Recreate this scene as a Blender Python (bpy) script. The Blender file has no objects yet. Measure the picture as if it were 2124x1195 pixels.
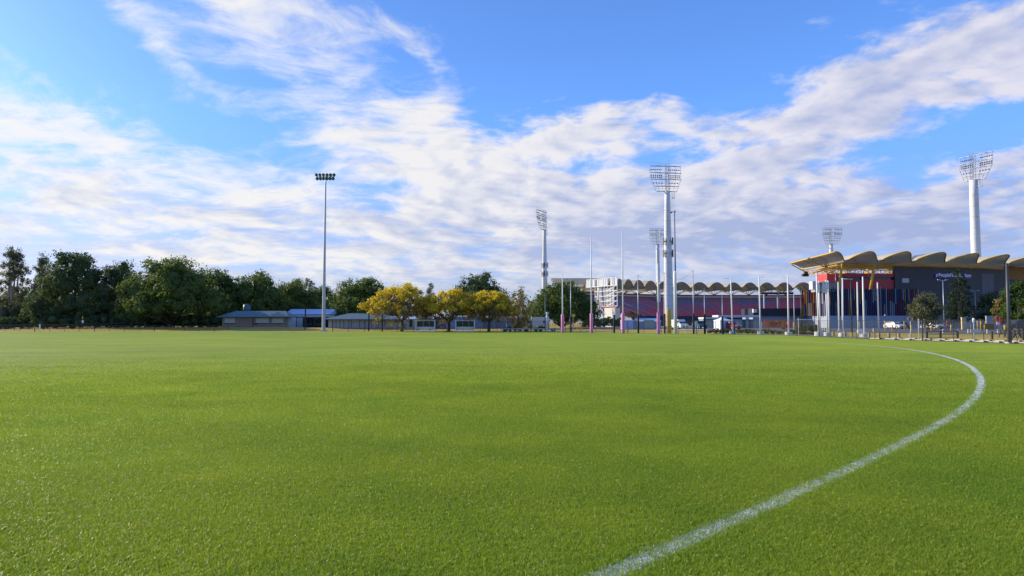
import bpy, math, random
import numpy as np
from mathutils import Vector

# ------------------------------------------------------------------ camera, sky, sun, exposure
SC = bpy.context.scene
COL = SC.collection
F, CX, CY, HZ, H = 1400.0, 1062.0, 597.5, 669.0, 1.65
PITCH = math.atan((HZ - CY) / F)
cp, sp = math.cos(PITCH), math.sin(PITCH)
cam = bpy.data.objects.new('camera', bpy.data.cameras.new('camera'))
COL.objects.link(cam)
cam.location = (0, 0, H)
cam.rotation_euler = (math.pi / 2 + PITCH, 0, 0)
cam.data.sensor_width = 36
cam.data.lens = F / 2124 * 36
cam.data.clip_start = 0.1
cam.data.clip_end = 9000
SC.camera = cam
SC.view_settings.view_transform = 'Standard'
SC.view_settings.look = 'None'
SC.view_settings.gamma = 1
SC.view_settings.exposure = 0.55
SC.cycles.use_denoising = True
SC.cycles.max_bounces = 6
SC.cycles.transparent_max_bounces = 24
SC.cycles.caustics_reflective = False
SC.cycles.caustics_refractive = False

SUN_AZ, SUN_EL = math.radians(-65), math.radians(22)       # azimuth from +Y, positive to the right
sun_dir = Vector((math.sin(SUN_AZ) * math.cos(SUN_EL), math.cos(SUN_AZ) * math.cos(SUN_EL), math.sin(SUN_EL)))
sl = bpy.data.lights.new('sun', 'SUN')
sl.energy = 4.4
sl.angle = math.radians(0.53)
sl.color = (1.0, 0.87, 0.68)
so = bpy.data.objects.new('sun', sl)
COL.objects.link(so)
so.rotation_euler = sun_dir.to_track_quat('Z', 'Y').to_euler()

W = bpy.data.worlds.new('World')
SC.world = W
W.use_nodes = True
nt = W.node_tree
nt.nodes.clear()


class NB:
    """tiny node-building helper"""
    def __init__(s, tree):
        s.t = tree

    def n(s, kind, **kw):
        nd = s.t.nodes.new(kind)
        for k, v in kw.items():
            setattr(nd, k, v)
        return nd

    def put(s, sock, v):
        if hasattr(v, 'is_linked'):
            s.t.links.new(v, sock)
        else:
            sock.default_value = v

    def m(s, op, a, b=None, c=None, clamp=False):
        nd = s.n('ShaderNodeMath', operation=op)
        nd.use_clamp = clamp
        s.put(nd.inputs[0], a)
        if b is not None:
            s.put(nd.inputs[1], b)
        if c is not None:
            s.put(nd.inputs[2], c)
        return nd.outputs[0]

    def v(s, op, a, b=None, sc=None):
        nd = s.n('ShaderNodeVectorMath', operation=op)
        s.put(nd.inputs[0], a)
        if b is not None:
            s.put(nd.inputs[1], b)
        if sc is not None:
            s.put(nd.inputs['Scale'], sc)
        return nd.outputs[0]

    def xyz(s, x, y, z):
        nd = s.n('ShaderNodeCombineXYZ')
        for i, q in enumerate((x, y, z)):
            s.put(nd.inputs[i], q)
        return nd.outputs[0]

    def noise(s, vec, scale, detail=4, rough=0.5, dist=0.0, out=0):
        nd = s.n('ShaderNodeTexNoise')
        s.put(nd.inputs['Vector'], vec)
        s.put(nd.inputs['Scale'], scale)
        nd.inputs['Detail'].default_value = detail
        nd.inputs['Roughness'].default_value = rough
        nd.inputs['Distortion'].default_value = dist
        return nd.outputs[out]

    def ss(s, x, a, b, lo=0.0, hi=1.0):
        nd = s.n('ShaderNodeMapRange', interpolation_type='SMOOTHSTEP')
        s.put(nd.inputs[0], x)
        nd.inputs[1].default_value = a
        nd.inputs[2].default_value = b
        nd.inputs[3].default_value = lo
        nd.inputs[4].default_value = hi
        return nd.outputs[0]

    def mix(s, f, a, b, blend='MIX'):
        nd = s.n('ShaderNodeMix', data_type='RGBA', blend_type=blend)
        s.put(nd.inputs[0], f)
        for sock, q in ((nd.inputs[6], a), (nd.inputs[7], b)):
            s.put(sock, q if hasattr(q, 'is_linked') else (*q, 1.0)[:4])
        return nd.outputs[2]


def ray(px, py):
    u, v = (px - CX) / F, (CY - py) / F
    return Vector((u, cp - v * sp, sp + v * cp))


def build_world():
    b = NB(nt)
    tc = b.n('ShaderNodeTexCoord').outputs['Generated']
    sep = b.n('ShaderNodeSeparateXYZ')
    nt.links.new(tc, sep.inputs[0])
    x, y, z = sep.outputs
    den = b.m('ADD', b.m('MAXIMUM', z, 0.0), 0.20)
    px_, py_ = b.m('DIVIDE', x, den), b.m('DIVIDE', y, den)
    hyp = b.m('SQRT', b.m('ADD', b.m('MULTIPLY', x, x), b.m('MULTIPLY', y, y)))
    az = b.m('ARCTAN2', x, y)
    el = b.m('ARCTAN2', z, hyp)
    P = b.xyz(px_, py_, 0.0)
    warp = b.v('SCALE', b.v('SUBTRACT', b.noise(P, 1.4, 3, 0.5, out=1), (0.5, 0.5, 0.5)), sc=0.55)
    Q = b.v('ADD', P, warp)
    # wind-drawn stretch for the high thin cloud
    Qs = b.v('MULTIPLY', Q, (1.0, 1.0, 1.0))
    off = b.v('ADD', Qs, tuple(Vector((sun_dir.x, sun_dir.y, 0)).normalized() * 0.09))
    n1 = b.noise(Qs, 2.7, 9, 0.62)
    n1o = b.noise(off, 2.7, 6, 0.60)
    n2 = b.noise(b.v('MULTIPLY', Q, (3.2, 5.4, 1.0)), 2.0, 8, 0.66, 0.5)
    # small rolled puffs (altocumulus) and their sunlit sides
    R_ = b.v('ADD', P, b.v('SCALE', warp, sc=0.35))
    n4 = b.noise(R_, 6.5, 5, 0.55)
    n4o = b.noise(b.v('ADD', R_, tuple(Vector((sun_dir.x, sun_dir.y, 0)).normalized() * 0.05)), 6.5, 4, 0.5)
    # low streaky layer in direction space
    L = b.xyz(b.m('MULTIPLY', az, 2.6), b.m('MULTIPLY', b.m('ADD', el, b.m('MULTIPLY', az, 0.04)), 19.0), 5.1)
    n3 = b.noise(L, 1.0, 7, 0.58, 0.5)
    blobs = [  # px, py, rx, ry, rot(deg, image clockwise), amp
        (90, 225, 260, 80, 8, .36), (740, 170, 350, 125, 24, .45), (290, 40, 170, 34, 28, .26),
        (430, 285, 200, 42, 8, -.42), (770, 330, 430, 48, 2, .17), (1265, 232, 165, 32, -6, .40),
        (1740, 235, 430, 85, -17, .30), (1990, 70, 290, 85, -16, .38), (1330, 60, 430, 125, 6, -.34),
        (2030, 290, 170, 46, -10, -.40), (90, 40, 150, 55, 10, -.22), (1700, 455, 560, 70, 0, .24), (500, 430, 620, 75, 2, .16),
        (1250, 338, 230, 18, 0, -.20), (880, 390, 200, 16, 0, -.22), (1650, 345, 150, 22, -5, -.10), (1480, 330, 260, 46, -6, .04),
        (580, 10, 220, 40, 5, .05), (300, 560, 330, 22, 4, .10), (1160, 295, 130, 26, -4, .2), (1040, 215, 60, 60, 20, -.25), (1600, 130, 160, 40, -20, -.12)]
    lay = b.ss(el, 0.10, 0.34, 0.19, -0.18)
    for (bx, by, rx, ry, rot, amp) in blobs:
        d = ray(bx, by)
        a0, e0 = math.atan2(d.x, d.y), math.atan2(d.z, math.hypot(d.x, d.y))
        r = math.radians(rot)
        da, de = b.m('SUBTRACT', az, a0), b.m('SUBTRACT', el, e0)
        # image clockwise rotation: down-right means el falls as az grows
        s1 = b.m('SUBTRACT', b.m('MULTIPLY', da, math.cos(r)), b.m('MULTIPLY', de, math.sin(r)))
        s2 = b.m('ADD', b.m('MULTIPLY', da, math.sin(r)), b.m('MULTIPLY', de, math.cos(r)))
        s1 = b.m('MULTIPLY', s1, F / rx)
        s2 = b.m('MULTIPLY', s2, F / ry)
        q = b.m('ADD', b.m('MULTIPLY', s1, s1), b.m('MULTIPLY', s2, s2))
        g = b.m('MULTIPLY', b.m('EXPONENT', b.m('MULTIPLY', q, -0.7)), amp)
        lay = b.m('ADD', lay, g)
    sc_ = b.m('SUBTRACT', n1, 0.5)
    D = b.m('ADD', lay, b.m('MULTIPLY', sc_, 1.55))
    D = b.m('ADD', D, b.m('MULTIPLY', b.m('SUBTRACT', n2, 0.5), b.m('MULTIPLY_ADD', b.ss(az, -0.32, 0.06), -0.35, 0.62)))
    D = b.m('ADD', D, b.m('MULTIPLY', b.m('SUBTRACT', n3, 0.5), b.ss(el, 0.06, 0.2, 0.55, 0.0)))
    puffy = b.m('MULTIPLY', b.ss(az, -0.32, 0.06), b.ss(el, 0.09, 0.16))
    D = b.m('ADD', D, b.m('MULTIPLY', b.m('SUBTRACT', n4, 0.48), b.m('MULTIPLY_ADD', puffy, 0.75, 0.28)))
    wid = b.m('SUBTRACT', 0.60, b.m('MULTIPLY', puffy, 0.20))
    cv = b.m('DIVIDE', b.m('ADD', D, 0.10), wid, clamp=True)
    cover = b.m('MULTIPLY', b.ss(cv, 0.0, 1.0), 0.93)
    # light on the clouds: side towards the sun against the lee side
    sd = b.n('ShaderNodeVectorMath', operation='DOT_PRODUCT')
    nt.links.new(tc, sd.inputs[0])
    sd.inputs[1].default_value = sun_dir
    prox = b.ss(sd.outputs['Value'], -0.1, 0.85)
    lit = b.m('MULTIPLY', b.m('SUBTRACT', n1, n1o), 3.4)
    lit = b.m('MULTIPLY', lit, 0.7)
    lit = b.m('ADD', lit, b.m('MULTIPLY', b.m('SUBTRACT', n4, n4o), b.m('MULTIPLY_ADD', puffy, 1.3, 1.1)))
    lit = b.m('ADD', lit, b.m('MULTIPLY', b.m('SUBTRACT', n2, 0.5), b.m('MULTIPLY_ADD', puffy, -0.55, 0.8)))
    lit = b.m('ADD', lit, b.m('MULTIPLY', b.m('SUBTRACT', n3, 0.5), b.ss(el, 0.10, 0.26, 2.6, 0.3)))
    lit = b.m('ADD', lit, b.ss(el, 0.06, 0.24, 0.36, 0.84))
    thick = b.ss(D, 0.22, 0.62)
    lit = b.m('SUBTRACT', lit, b.m('MULTIPLY', thick, b.ss(sd.outputs['Value'], 0.1, 0.8, 0.42, 0.05)))
    lit = b.m('ADD', lit, b.m('MULTIPLY', b.m('SUBTRACT', prox, 0.45), 0.34), clamp=True)
    shade = b.mix(prox, (0.44, 0.52, 0.80), (0.60, 0.66, 0.86))
    bright = b.mix(prox, (0.92, 0.89, 0.98), (1.10, 1.07, 1.02))
    ccol = b.mix(lit, shade, bright)
    STR = 0.1
    ccol = b.v('SCALE', ccol, sc=0.60 / STR)
    sky = b.n('ShaderNodeTexSky', sky_type='NISHITA')
    sky.sun_disc = False
    sky.sun_elevation = SUN_EL
    sky.sun_rotation = SUN_AZ
    sky.altitude = 0
    sky.air_density = 1.0
    sky.dust_density = 0.6
    sky.ozone_density = 2.0
    tint = b.mix(b.ss(el, 0.05, 0.30), (0.58, 0.66, 1.12), (0.66, 1.00, 1.60))
    base = b.v('SCALE', b.v('MULTIPLY', sky.outputs[0], tint), sc=b.m('SUBTRACT', 1.30, b.m('MULTIPLY', prox, 0.42)))
    col = b.mix(cover, base, ccol)
    bg = b.n('ShaderNodeBackground')
    nt.links.new(col, bg.inputs[0])
    bg.inputs[1].default_value = STR
    out = b.n('ShaderNodeOutputWorld')
    nt.links.new(bg.outputs[0], out.inputs[0])


build_world()
W.cycles.sampling_method = 'MANUAL'
W.cycles.sample_map_resolution = 512
#SPLIT

# ------------------------------------------------------------------ helpers
def gx(px, Y, z=0.0):
    return (px - CX) / F * (Y * cp + (z - H) * sp)


def zy(py, Y):
    v = (CY - py) / F
    return H + Y * (sp + v * cp) / (cp - v * sp)


def P(px, py, Y):
    d = ray(px, py)
    k = Y / d.y
    return Vector((d.x * k, Y, H + d.z * k))


def sstep(a, b, x):
    t = min(1.0, max(0.0, (x - a) / (b - a)))
    return t * t * (3 - 2 * t)


# far edge of the playing field / fence line: picture column -> metres ahead
EDGE_U = [-900, -400, 0, 450, 700, 1000, 1167, 1366, 1420, 1520, 1577, 1636, 1690, 1723, 1760, 1804, 1847, 1892, 1937, 1985, 2035, 2074, 2124, 2250, 2600]
EDGE_Y = [132, 126, 121, 122, 120, 117, 115, 104, 101, 96, 92, 87, 80, 76, 71.5, 68, 65, 62.5, 60.5, 58.5, 56.2, 54.5, 52.5, 47.5, 38]


def edge_y(px):
    return float(np.interp(px, EDGE_U, EDGE_Y))


def px_of(x, y):
    return CX + F * x / max(y, 1.0)


def tz(x, y):
    """terrain height: level field, a slight step up beyond the fence, dry mounds on the far side"""
    if y < 20:
        return 0.0
    px = px_of(x, y)
    s = y - edge_y(px)
    z = 0.30 * sstep(3, 22, s)
    z += 0.55 * math.exp(-((px - 560) / 170) ** 2 - ((s - 16) / 10) ** 2)
    z += 0.40 * math.exp(-((px - 300) / 130) ** 2 - ((s - 20) / 9) ** 2)
    return z


class MB:
    def __init__(s):
        s.vs, s.fs, s.ms = [], [], []

    def add(s, vs, fs, m=0):
        o = len(s.vs)
        s.vs.extend(tuple(v) for v in vs)
        s.fs.extend(tuple(i + o for i in f) for f in fs)
        s.ms.extend([m] * len(fs))
        return s

    def box(s, c, d, rz=0.0, m=0, rx=0.0, ry=0.0):
        from mathutils import Euler
        R = Euler((rx, ry, rz)).to_matrix()
        c = Vector(c)
        vs = [c + R @ Vector((sx * d[0] / 2, sy * d[1] / 2, sz * d[2] / 2)) for sz in (-1, 1) for sx, sy in ((-1, -1), (1, -1), (1, 1), (-1, 1))]
        return s.add(vs, [(3, 2, 1, 0), (4, 5, 6, 7), (0, 1, 5, 4), (1, 2, 6, 5), (2, 3, 7, 6), (3, 0, 4, 7)], m)

    def tube(s, pts, rad, n=8, m=0, cap=True):
        pts = [Vector(p) for p in pts]
        if not hasattr(rad, '__len__'):
            rad = [rad] * len(pts)
        vs, fs = [], []
        for i, p in enumerate(pts):
            t = (pts[min(i + 1, len(pts) - 1)] - pts[max(i - 1, 0)])
            t = t.normalized() if t.length > 1e-9 else Vector((0, 0, 1))
            a = Vector((0, 1, 0)) if abs(t.y) < 0.9 else Vector((1, 0, 0))
            e1 = t.cross(a).normalized()
            e2 = t.cross(e1)
            for k in range(n):
                w = 2 * math.pi * k / n
                vs.append(p + (e1 * math.cos(w) + e2 * math.sin(w)) * rad[i])
        for i in range(len(pts) - 1):
            for k in range(n):
                k2 = (k + 1) % n
                fs.append((i * n + k2, i * n + k, (i + 1) * n + k, (i + 1) * n + k2))
        if cap:
            fs.append(tuple(range(n)))
            fs.append(tuple(range((len(pts) - 1) * n + n - 1, (len(pts) - 1) * n - 1, -1)))
        return s.add(vs, fs, m)

    def lathe(s, prof, n=14, m=0, c=(0, 0, 0)):
        vs, fs = [], []
        for r, z in prof:
            for k in range(n):
                w = 2 * math.pi * k / n
                vs.append((c[0] + r * math.cos(w), c[1] + r * math.sin(w), c[2] + z))
        for i in range(len(prof) - 1):
            for k in range(n):
                k2 = (k + 1) % n
                fs.append((i * n + k, i * n + k2, (i + 1) * n + k2, (i + 1) * n + k))
        fs.append(tuple(range(n - 1, -1, -1)))
        fs.append(tuple(range((len(prof) - 1) * n, len(prof) * n)))
        return s.add(vs, fs, m)

    def loft(s, rings, m=0, closed=True, caps=True):
        n = len(rings[0])
        vs = [v for r in rings for v in r]
        fs = []
        for i in range(len(rings) - 1):
            for k in range(n if closed else n - 1):
                k2 = (k + 1) % n
                fs.append((i * n + k, i * n + k2, (i + 1) * n + k2, (i + 1) * n + k))
        if caps and closed:
            fs.append(tuple(range(n - 1, -1, -1)))
            fs.append(tuple(range((len(rings) - 1) * n, len(rings) * n)))
        return s.add(vs, fs, m)

    def prism(s, prof, depth, m=0, axis='y', c=(0, 0, 0)):
        """profile of (a, z) points extruded along y (or x) by +-depth/2"""
        r = []
        for q in (-depth / 2, depth / 2):
            if axis == 'y':
                r.append([(c[0] + a, c[1] + q, c[2] + z) for a, z in prof])
            else:
                r.append([(c[0] + q, c[1] + a, c[2] + z) for a, z in prof])
        return s.loft(r, m)

    def mesh(s, name, mats, smooth=False):
        me = bpy.data.meshes.new(name)
        me.from_pydata(s.vs, [], s.fs)
        for q in (mats if isinstance(mats, (list, tuple)) else [mats]):
            me.materials.append(MAT[q] if isinstance(q, str) else q)
        if any(s.ms):
            me.polygons.foreach_set('material_index', s.ms)
        if smooth:
            me.polygons.foreach_set('use_smooth', [True] * len(s.fs))
        me.update()
        return me

    def build(s, name, mats, parent=None, smooth=False, loc=None):
        o = bpy.data.objects.new(name, s.mesh(name, mats, smooth))
        COL.objects.link(o)
        if parent is not None:
            o.parent = parent
        if loc is not None:
            o.location = loc
        return o


def tag(o, label=None, cat=None, group=None, kind=None):
    for k, v in (('label', label), ('category', cat), ('group', group), ('kind', kind)):
        if v:
            o[k] = v
    return o


def thing(name, label, cat, loc=(0, 0, 0), rz=0.0, group=None):
    o = bpy.data.objects.new(name, None)
    o.empty_display_size = 0.2
    COL.objects.link(o)
    o.location = loc
    o.rotation_euler = (0, 0, rz)
    return tag(o, label, cat, group, 'thing')


def inst(name, mesh, parent=None, loc=(0, 0, 0), rz=0.0, rot=None, scale=None):
    o = bpy.data.objects.new(name, mesh)
    COL.objects.link(o)
    if parent is not None:
        o.parent = parent
    o.location = loc
    o.rotation_euler = rot if rot else (0, 0, rz)
    if scale:
        o.scale = scale
    return o


def copy_tree(o, parent=None):
    c = o.copy()
    COL.objects.link(c)
    c.parent = parent
    for ch in list(o.children):
        copy_tree(ch, c)
    return c


# ------------------------------------------------------------------ materials
MAT = {}


def mat(name, col, rough=0.7, metal=0.0, var=0.12, scale=3.0, bump=0.0, spec=0.4, streak=None):
    m = bpy.data.materials.new(name)
    m.use_nodes = True
    t = m.node_tree
    b = NB(t)
    pr = t.nodes['Principled BSDF']
    pr.inputs['Roughness'].default_value = rough
    pr.inputs['Metallic'].default_value = metal
    pr.inputs['Specular IOR Level'].default_value = spec
    co = b.n('ShaderNodeTexCoord').outputs['Object']
    if streak:
        co = b.v('MULTIPLY', co, streak)
    nz = b.noise(co, scale, 5, 0.6)
    f = b.m('MULTIPLY_ADD', nz, 2 * var, 1 - var)
    c = b.v('SCALE', (*col,)[:3], sc=f)
    t.links.new(c, pr.inputs['Base Color'])
    if bump:
        bp = b.n('ShaderNodeBump')
        bp.inputs['Strength'].default_value = bump
        bp.inputs['Distance'].default_value = 0.02
        t.links.new(b.noise(co, scale * 8, 4, 0.6), bp.inputs['Height'])
        t.links.new(bp.outputs[0], pr.inputs['Normal'])
    MAT[name] = m
    return m


for a in [('white_paint', (.83, .83, .81), .5), ('off_white', (.62, .60, .54), .6), ('cream', (.62, .52, .30), .6),
          ('tower_concrete', (.66, .66, .65), .7, 0, .16, 1.2), ('galvanised', (.42, .44, .46), .45, .5), ('dark_steel', (.035, .038, .045), .5),
          ('black_pad', (.012, .012, .014), .75), ('pink_pad', (.70, .24, .45), .6), ('yellow_paint', (.72, .47, .04), .5),
          ('yellow_steel', (.62, .36, .045), .5), ('yellow_pad', (.60, .38, .05), .65), ('red_paint', (.62, .02, .03), .45),
          ('dark_red', (.36, .03, .05), .5), ('charcoal_wall', (.060, .066, .082), .75, 0, .25, .7), ('pale_wall', (.42, .44, .48), .7, 0, .12, .5),
          ('blue_grey_wall', (.31, .35, .43), .7, 0, .14, .5), ('navy', (.016, .022, .045), .6), ('glass', (.02, .025, .03), .08, 0, .05),
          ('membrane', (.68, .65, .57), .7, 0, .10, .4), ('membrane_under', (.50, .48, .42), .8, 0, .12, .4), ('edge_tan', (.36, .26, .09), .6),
          ('teal_roof', (.085, .14, .165), .55, 0, .12, 1.0), ('teal_steel', (.05, .13, .15), .5), ('blue_roof', (.42, .50, .66), .5),
          ('sheet_white', (.55, .57, .60), .5), ('grey_sheet', (.30, .31, .35), .6), ('shutter', (.42, .42, .34), .55), ('orange_banner', (.80, .15, .02), .55),
          ('black_ink', (.012, .012, .015), .5), ('white_ink', (.8, .8, .82), .5), ('sign_blue', (.03, .05, .33), .45), ('timber', (.34, .25, .13), .8, 0, .25, 6.0),
          ('timber_dark', (.04, .033, .028), .8, 0, .25, 6.0), ('concrete', (.48, .46, .41), .85, 0, .2, 2.0), ('asphalt', (.085, .088, .10), .9, 0, .18, .6, .3),
          ('path_grey', (.15, .15, .165), .9, 0, .18, .8, .3), ('car_blue', (.05, .11, .17), .3), ('car_red', (.34, .02, .025), .3), ('car_dark', (.022, .025, .03), .3),
          ('car_white', (.72, .72, .70), .35), ('car_orange', (.55, .06, .02), .35), ('tyre', (.015, .015, .015), .85), ('lamp_lens', (.03, .035, .05), .25),
          ('green_sheet', (.03, .12, .09), .6), ('magenta', (.48, .05, .12), .6), ('purple_sheet', (.11, .12, .30), .6), ('pale_blue', (.34, .42, .58), .55),
          ('bark', (.085, .065, .05), .9, 0, .3, 3.0), ('bark_pale', (.36, .30, .24), .85, 0, .3, 3.0), ('bark_dry', (.12, .095, .075), .9, 0, .3, 3.0),
          ('hair', (.02, .015, .01), .7), ('rust_wall', (.24, .11, .035), .8, 0, .25, 1.5), ('tarp', (.42, .52, .72), .6)]:
    mat(*a)


def brick_mat():
    m = bpy.data.materials.new('brickwork')
    m.use_nodes = True
    t = m.node_tree
    b = NB(t)
    co = b.n('ShaderNodeTexCoord').outputs['Object']
    sp_ = b.n('ShaderNodeSeparateXYZ')
    t.links.new(co, sp_.inputs[0])
    br = b.n('ShaderNodeTexBrick')
    t.links.new(b.xyz(b.m('ADD', sp_.outputs[0], sp_.outputs[1]), sp_.outputs[2], 0.0), br.inputs['Vector'])
    br.inputs['Color1'].default_value = (.22, .12, .085, 1)
    br.inputs['Color2'].default_value = (.30, .19, .14, 1)
    br.inputs['Mortar'].default_value = (.30, .27, .24, 1)
    br.inputs['Scale'].default_value = 1.0
    br.inputs['Brick Width'].default_value = .24
    br.inputs['Row Height'].default_value = .086
    br.inputs['Mortar Size'].default_value = .01
    c = b.mix(0.6, br.outputs[0], b.noise(co, 1.2, 4, .6, out=1), 'OVERLAY')
    t.links.new(c, t.nodes['Principled BSDF'].inputs['Base Color'])
    t.nodes['Principled BSDF'].inputs['Roughness'].default_value = .85
    MAT['brickwork'] = m


def leaf_mat(name, c1, c2, trans=.35, rough=.72):
    m = bpy.data.materials.new(name)
    m.use_nodes = True
    t = m.node_tree
    b = NB(t)
    pr = t.nodes['Principled BSDF']
    geo = b.n('ShaderNodeNewGeometry')
    co = b.n('ShaderNodeTexCoord').outputs['Object']
    f = b.m('MULTIPLY_ADD', geo.outputs['Random Per Island'], 0.55, b.m('MULTIPLY_ADD', b.noise(co, .45, 3, .6), 1.3, -0.42), clamp=True)
    c = b.mix(f, c1, c2)
    t.links.new(c, pr.inputs['Base Color'])
    pr.inputs['Roughness'].default_value = rough
    pr.inputs['Specular IOR Level'].default_value = .15
    tr = b.n('ShaderNodeBsdfTranslucent')
    t.links.new(b.v('MULTIPLY', c, (1.2, 1.25, .7)), tr.inputs[0])
    mx = b.n('ShaderNodeMixShader')
    mx.inputs[0].default_value = trans
    t.links.new(pr.outputs[0], mx.inputs[1])
    t.links.new(tr.outputs[0], mx.inputs[2])
    t.links.new(mx.outputs[0], t.nodes['Material Output'].inputs[0])
    MAT[name] = m


def wire_mat(name, col, cell=.06, wire=.0042):
    m = bpy.data.materials.new(name)
    m.use_nodes = True
    t = m.node_tree
    b = NB(t)
    pr = t.nodes['Principled BSDF']
    pr.inputs['Base Color'].default_value = (*col, 1)
    pr.inputs['Roughness'].default_value = .6
    s = b.n('ShaderNodeSeparateXYZ')
    t.links.new(b.n('ShaderNodeTexCoord').outputs['Object'], s.inputs[0])
    a = b.m('ADD', s.outputs[0], s.outputs[2])
    d = b.m('SUBTRACT', s.outputs[0], s.outputs[2])
    f = None
    for q in (a, d):
        w = b.m('LESS_THAN', b.m('FRACT', b.m('DIVIDE', b.m('ADD', q, 50.0), cell)), wire / cell)
        f = w if f is None else b.m('MAXIMUM', f, w)
    t.links.new(f, pr.inputs['Alpha'])
    MAT[name] = m


def seat_mat():
    """grandstand seats: red low down, mixed to dark blue towards the back rows, in random single seats and aisle-edged blocks"""
    m = bpy.data.materials.new('seat_rows')
    m.use_nodes = True
    t = m.node_tree
    b = NB(t)
    s = b.n('ShaderNodeSeparateXYZ')
    co = b.n('ShaderNodeTexCoord').outputs['Object']
    t.links.new(co, s.inputs[0])
    x, y, z = s.outputs
    cell = b.xyz(b.m('FLOOR', b.m('MULTIPLY', x, 1.5)), b.m('FLOOR', b.m('MULTIPLY', z, 2.2)), 0.0)
    wn = b.n('ShaderNodeTexWhiteNoise')
    t.links.new(cell, wn.inputs['Vector'])
    blk = b.noise(co, .06, 2, .5)
    red = b.m('SUBTRACT', b.m('MULTIPLY_ADD', b.m('SUBTRACT', blk, .5), 1.6, 1.15), b.m('MULTIPLY', b.m('SUBTRACT', z, 5.0), .125))
    f = b.m('LESS_THAN', wn.outputs[0], red)
    c = b.mix(f, (.17, .17, .27), (.70, .07, .09))
    wn2 = b.n('ShaderNodeTexWhiteNoise')
    t.links.new(b.v('ADD', cell, (7.3, 2.1, 0)), wn2.inputs['Vector'])
    c = b.mix(b.m('MULTIPLY', wn2.outputs[0], .5), c, (.12, .11, .14))
    t.links.new(c, t.nodes['Principled BSDF'].inputs['Base Color'])
    t.nodes['Principled BSDF'].inputs['Roughness'].default_value = .6
    MAT['seat_rows'] = m


def grass_ground(name, c1, c2, c3, big=.05, mid=.6, fine=60.0, dry=0.0):
    m = bpy.data.materials.new(name)
    m.use_nodes = True
    t = m.node_tree
    b = NB(t)
    pr = t.nodes['Principled BSDF']
    co = b.n('ShaderNodeTexCoord').outputs['Object']
    A = b.ss(b.noise(co, big, 5, .6, .4), .36, .64)
    B = b.ss(b.noise(b.v('MULTIPLY', co, (1, 1.6, 1)), mid, 4, .6), .3, .7)
    C = b.ss(b.noise(co, fine, 3, .7), .25, .75)
    D = b.ss(b.noise(co, 7.0, 4, .7), .25, .75)
    c = b.mix(A, c1, c2)
    c = b.mix(b.m('MULTIPLY', B, .45), c, c3)
    f = b.m('MULTIPLY', b.m('MULTIPLY_ADD', C, .7, .65), b.m('MULTIPLY_ADD', D, .34, .83))
    f = b.m('MULTIPLY', f, b.ss(b.noise(b.v('MULTIPLY', co, (.6, 1.5, 1)), .22, 4, .6), .33, .67, .90, 1.08))
    c = b.v('SCALE', c, sc=f)
    t.links.new(c, pr.inputs['Base Color'])
    pr.inputs['Roughness'].default_value = .7
    pr.inputs['Specular IOR Level'].default_value = .1
    bp = b.n('ShaderNodeBump')
    bp.inputs['Strength'].default_value = 1.0
    bp.inputs['Distance'].default_value = .05
    hgt = b.m('ADD', b.noise(co, 28.0, 4, .75), b.m('MULTIPLY', b.noise(co, 3.0, 3, .6), .8))
    t.links.new(hgt, bp.inputs['Height'])
    t.links.new(bp.outputs[0], pr.inputs['Normal'])
    # upright blades let light through: they glow against a low sun
    tr = b.n('ShaderNodeBsdfSheen')
    t.links.new(b.v('MULTIPLY', c, (.9, .75, .5)), tr.inputs[0])
    tr.inputs[1].default_value = .5
    ad = b.n('ShaderNodeAddShader')
    t.links.new(pr.outputs[0], ad.inputs[0])
    t.links.new(tr.outputs[0], ad.inputs[1])
    t.links.new(ad.outputs[0], t.nodes['Material Output'].inputs[0])
    MAT[name] = m


def blade_mat(name, c1, c2, trans=.4, patch=True):
    m = bpy.data.materials.new(name)
    m.use_nodes = True
    t = m.node_tree
    b = NB(t)
    pr = t.nodes['Principled BSDF']
    oi = b.n('ShaderNodeObjectInfo')
    pos = b.n('ShaderNodeNewGeometry').outputs['Position']
    f = b.m('MULTIPLY_ADD', oi.outputs['Random'], .6, b.m('MULTIPLY_ADD', b.noise(pos, .5, 4, .6), 1.1, -.35), clamp=True)
    c = b.mix(f, c1, c2)
    if patch:
        g = b.ss(b.noise(b.v('MULTIPLY', pos, (.6, 1.5, 1)), .22, 4, .6), .33, .67, .94, 1.06)
        isl = b.n('ShaderNodeNewGeometry').outputs['Random Per Island']
        c = b.v('SCALE', c, sc=b.m('MULTIPLY', g, b.m('MULTIPLY_ADD', b.m('POWER', isl, 1.6), 1.15, .42)))
    t.links.new(c, pr.inputs['Base Color'])
    pr.inputs['Roughness'].default_value = .4
    pr.inputs['Specular IOR Level'].default_value = .4
    tr = b.n('ShaderNodeBsdfTranslucent')
    t.links.new(b.v('MULTIPLY', c, (1.25, 1.2, .8)), tr.inputs[0])
    mx = b.n('ShaderNodeMixShader')
    mx.inputs[0].default_value = trans
    t.links.new(pr.outputs[0], mx.inputs[1])
    t.links.new(tr.outputs[0], mx.inputs[2])
    t.links.new(mx.outputs[0], t.nodes['Material Output'].inputs[0])
    MAT[name] = m


def line_mat():
    m = bpy.data.materials.new('line_paint')
    m.use_nodes = True
    t = m.node_tree
    b = NB(t)
    pr = t.nodes['Principled BSDF']
    co = b.n('ShaderNodeTexCoord').outputs['Object']
    f = b.ss(b.m('ADD', b.m('MULTIPLY', b.noise(co, 42, 4, .75), .65), b.m('MULTIPLY', b.noise(co, 5, 3, .6), .35)), .38, .54)
    c = b.mix(f, (.05, .11, .03), (.62, .66, .66))
    t.links.new(c, pr.inputs['Base Color'])
    pr.inputs['Roughness'].default_value = .8
    MAT['line_paint'] = m


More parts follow.
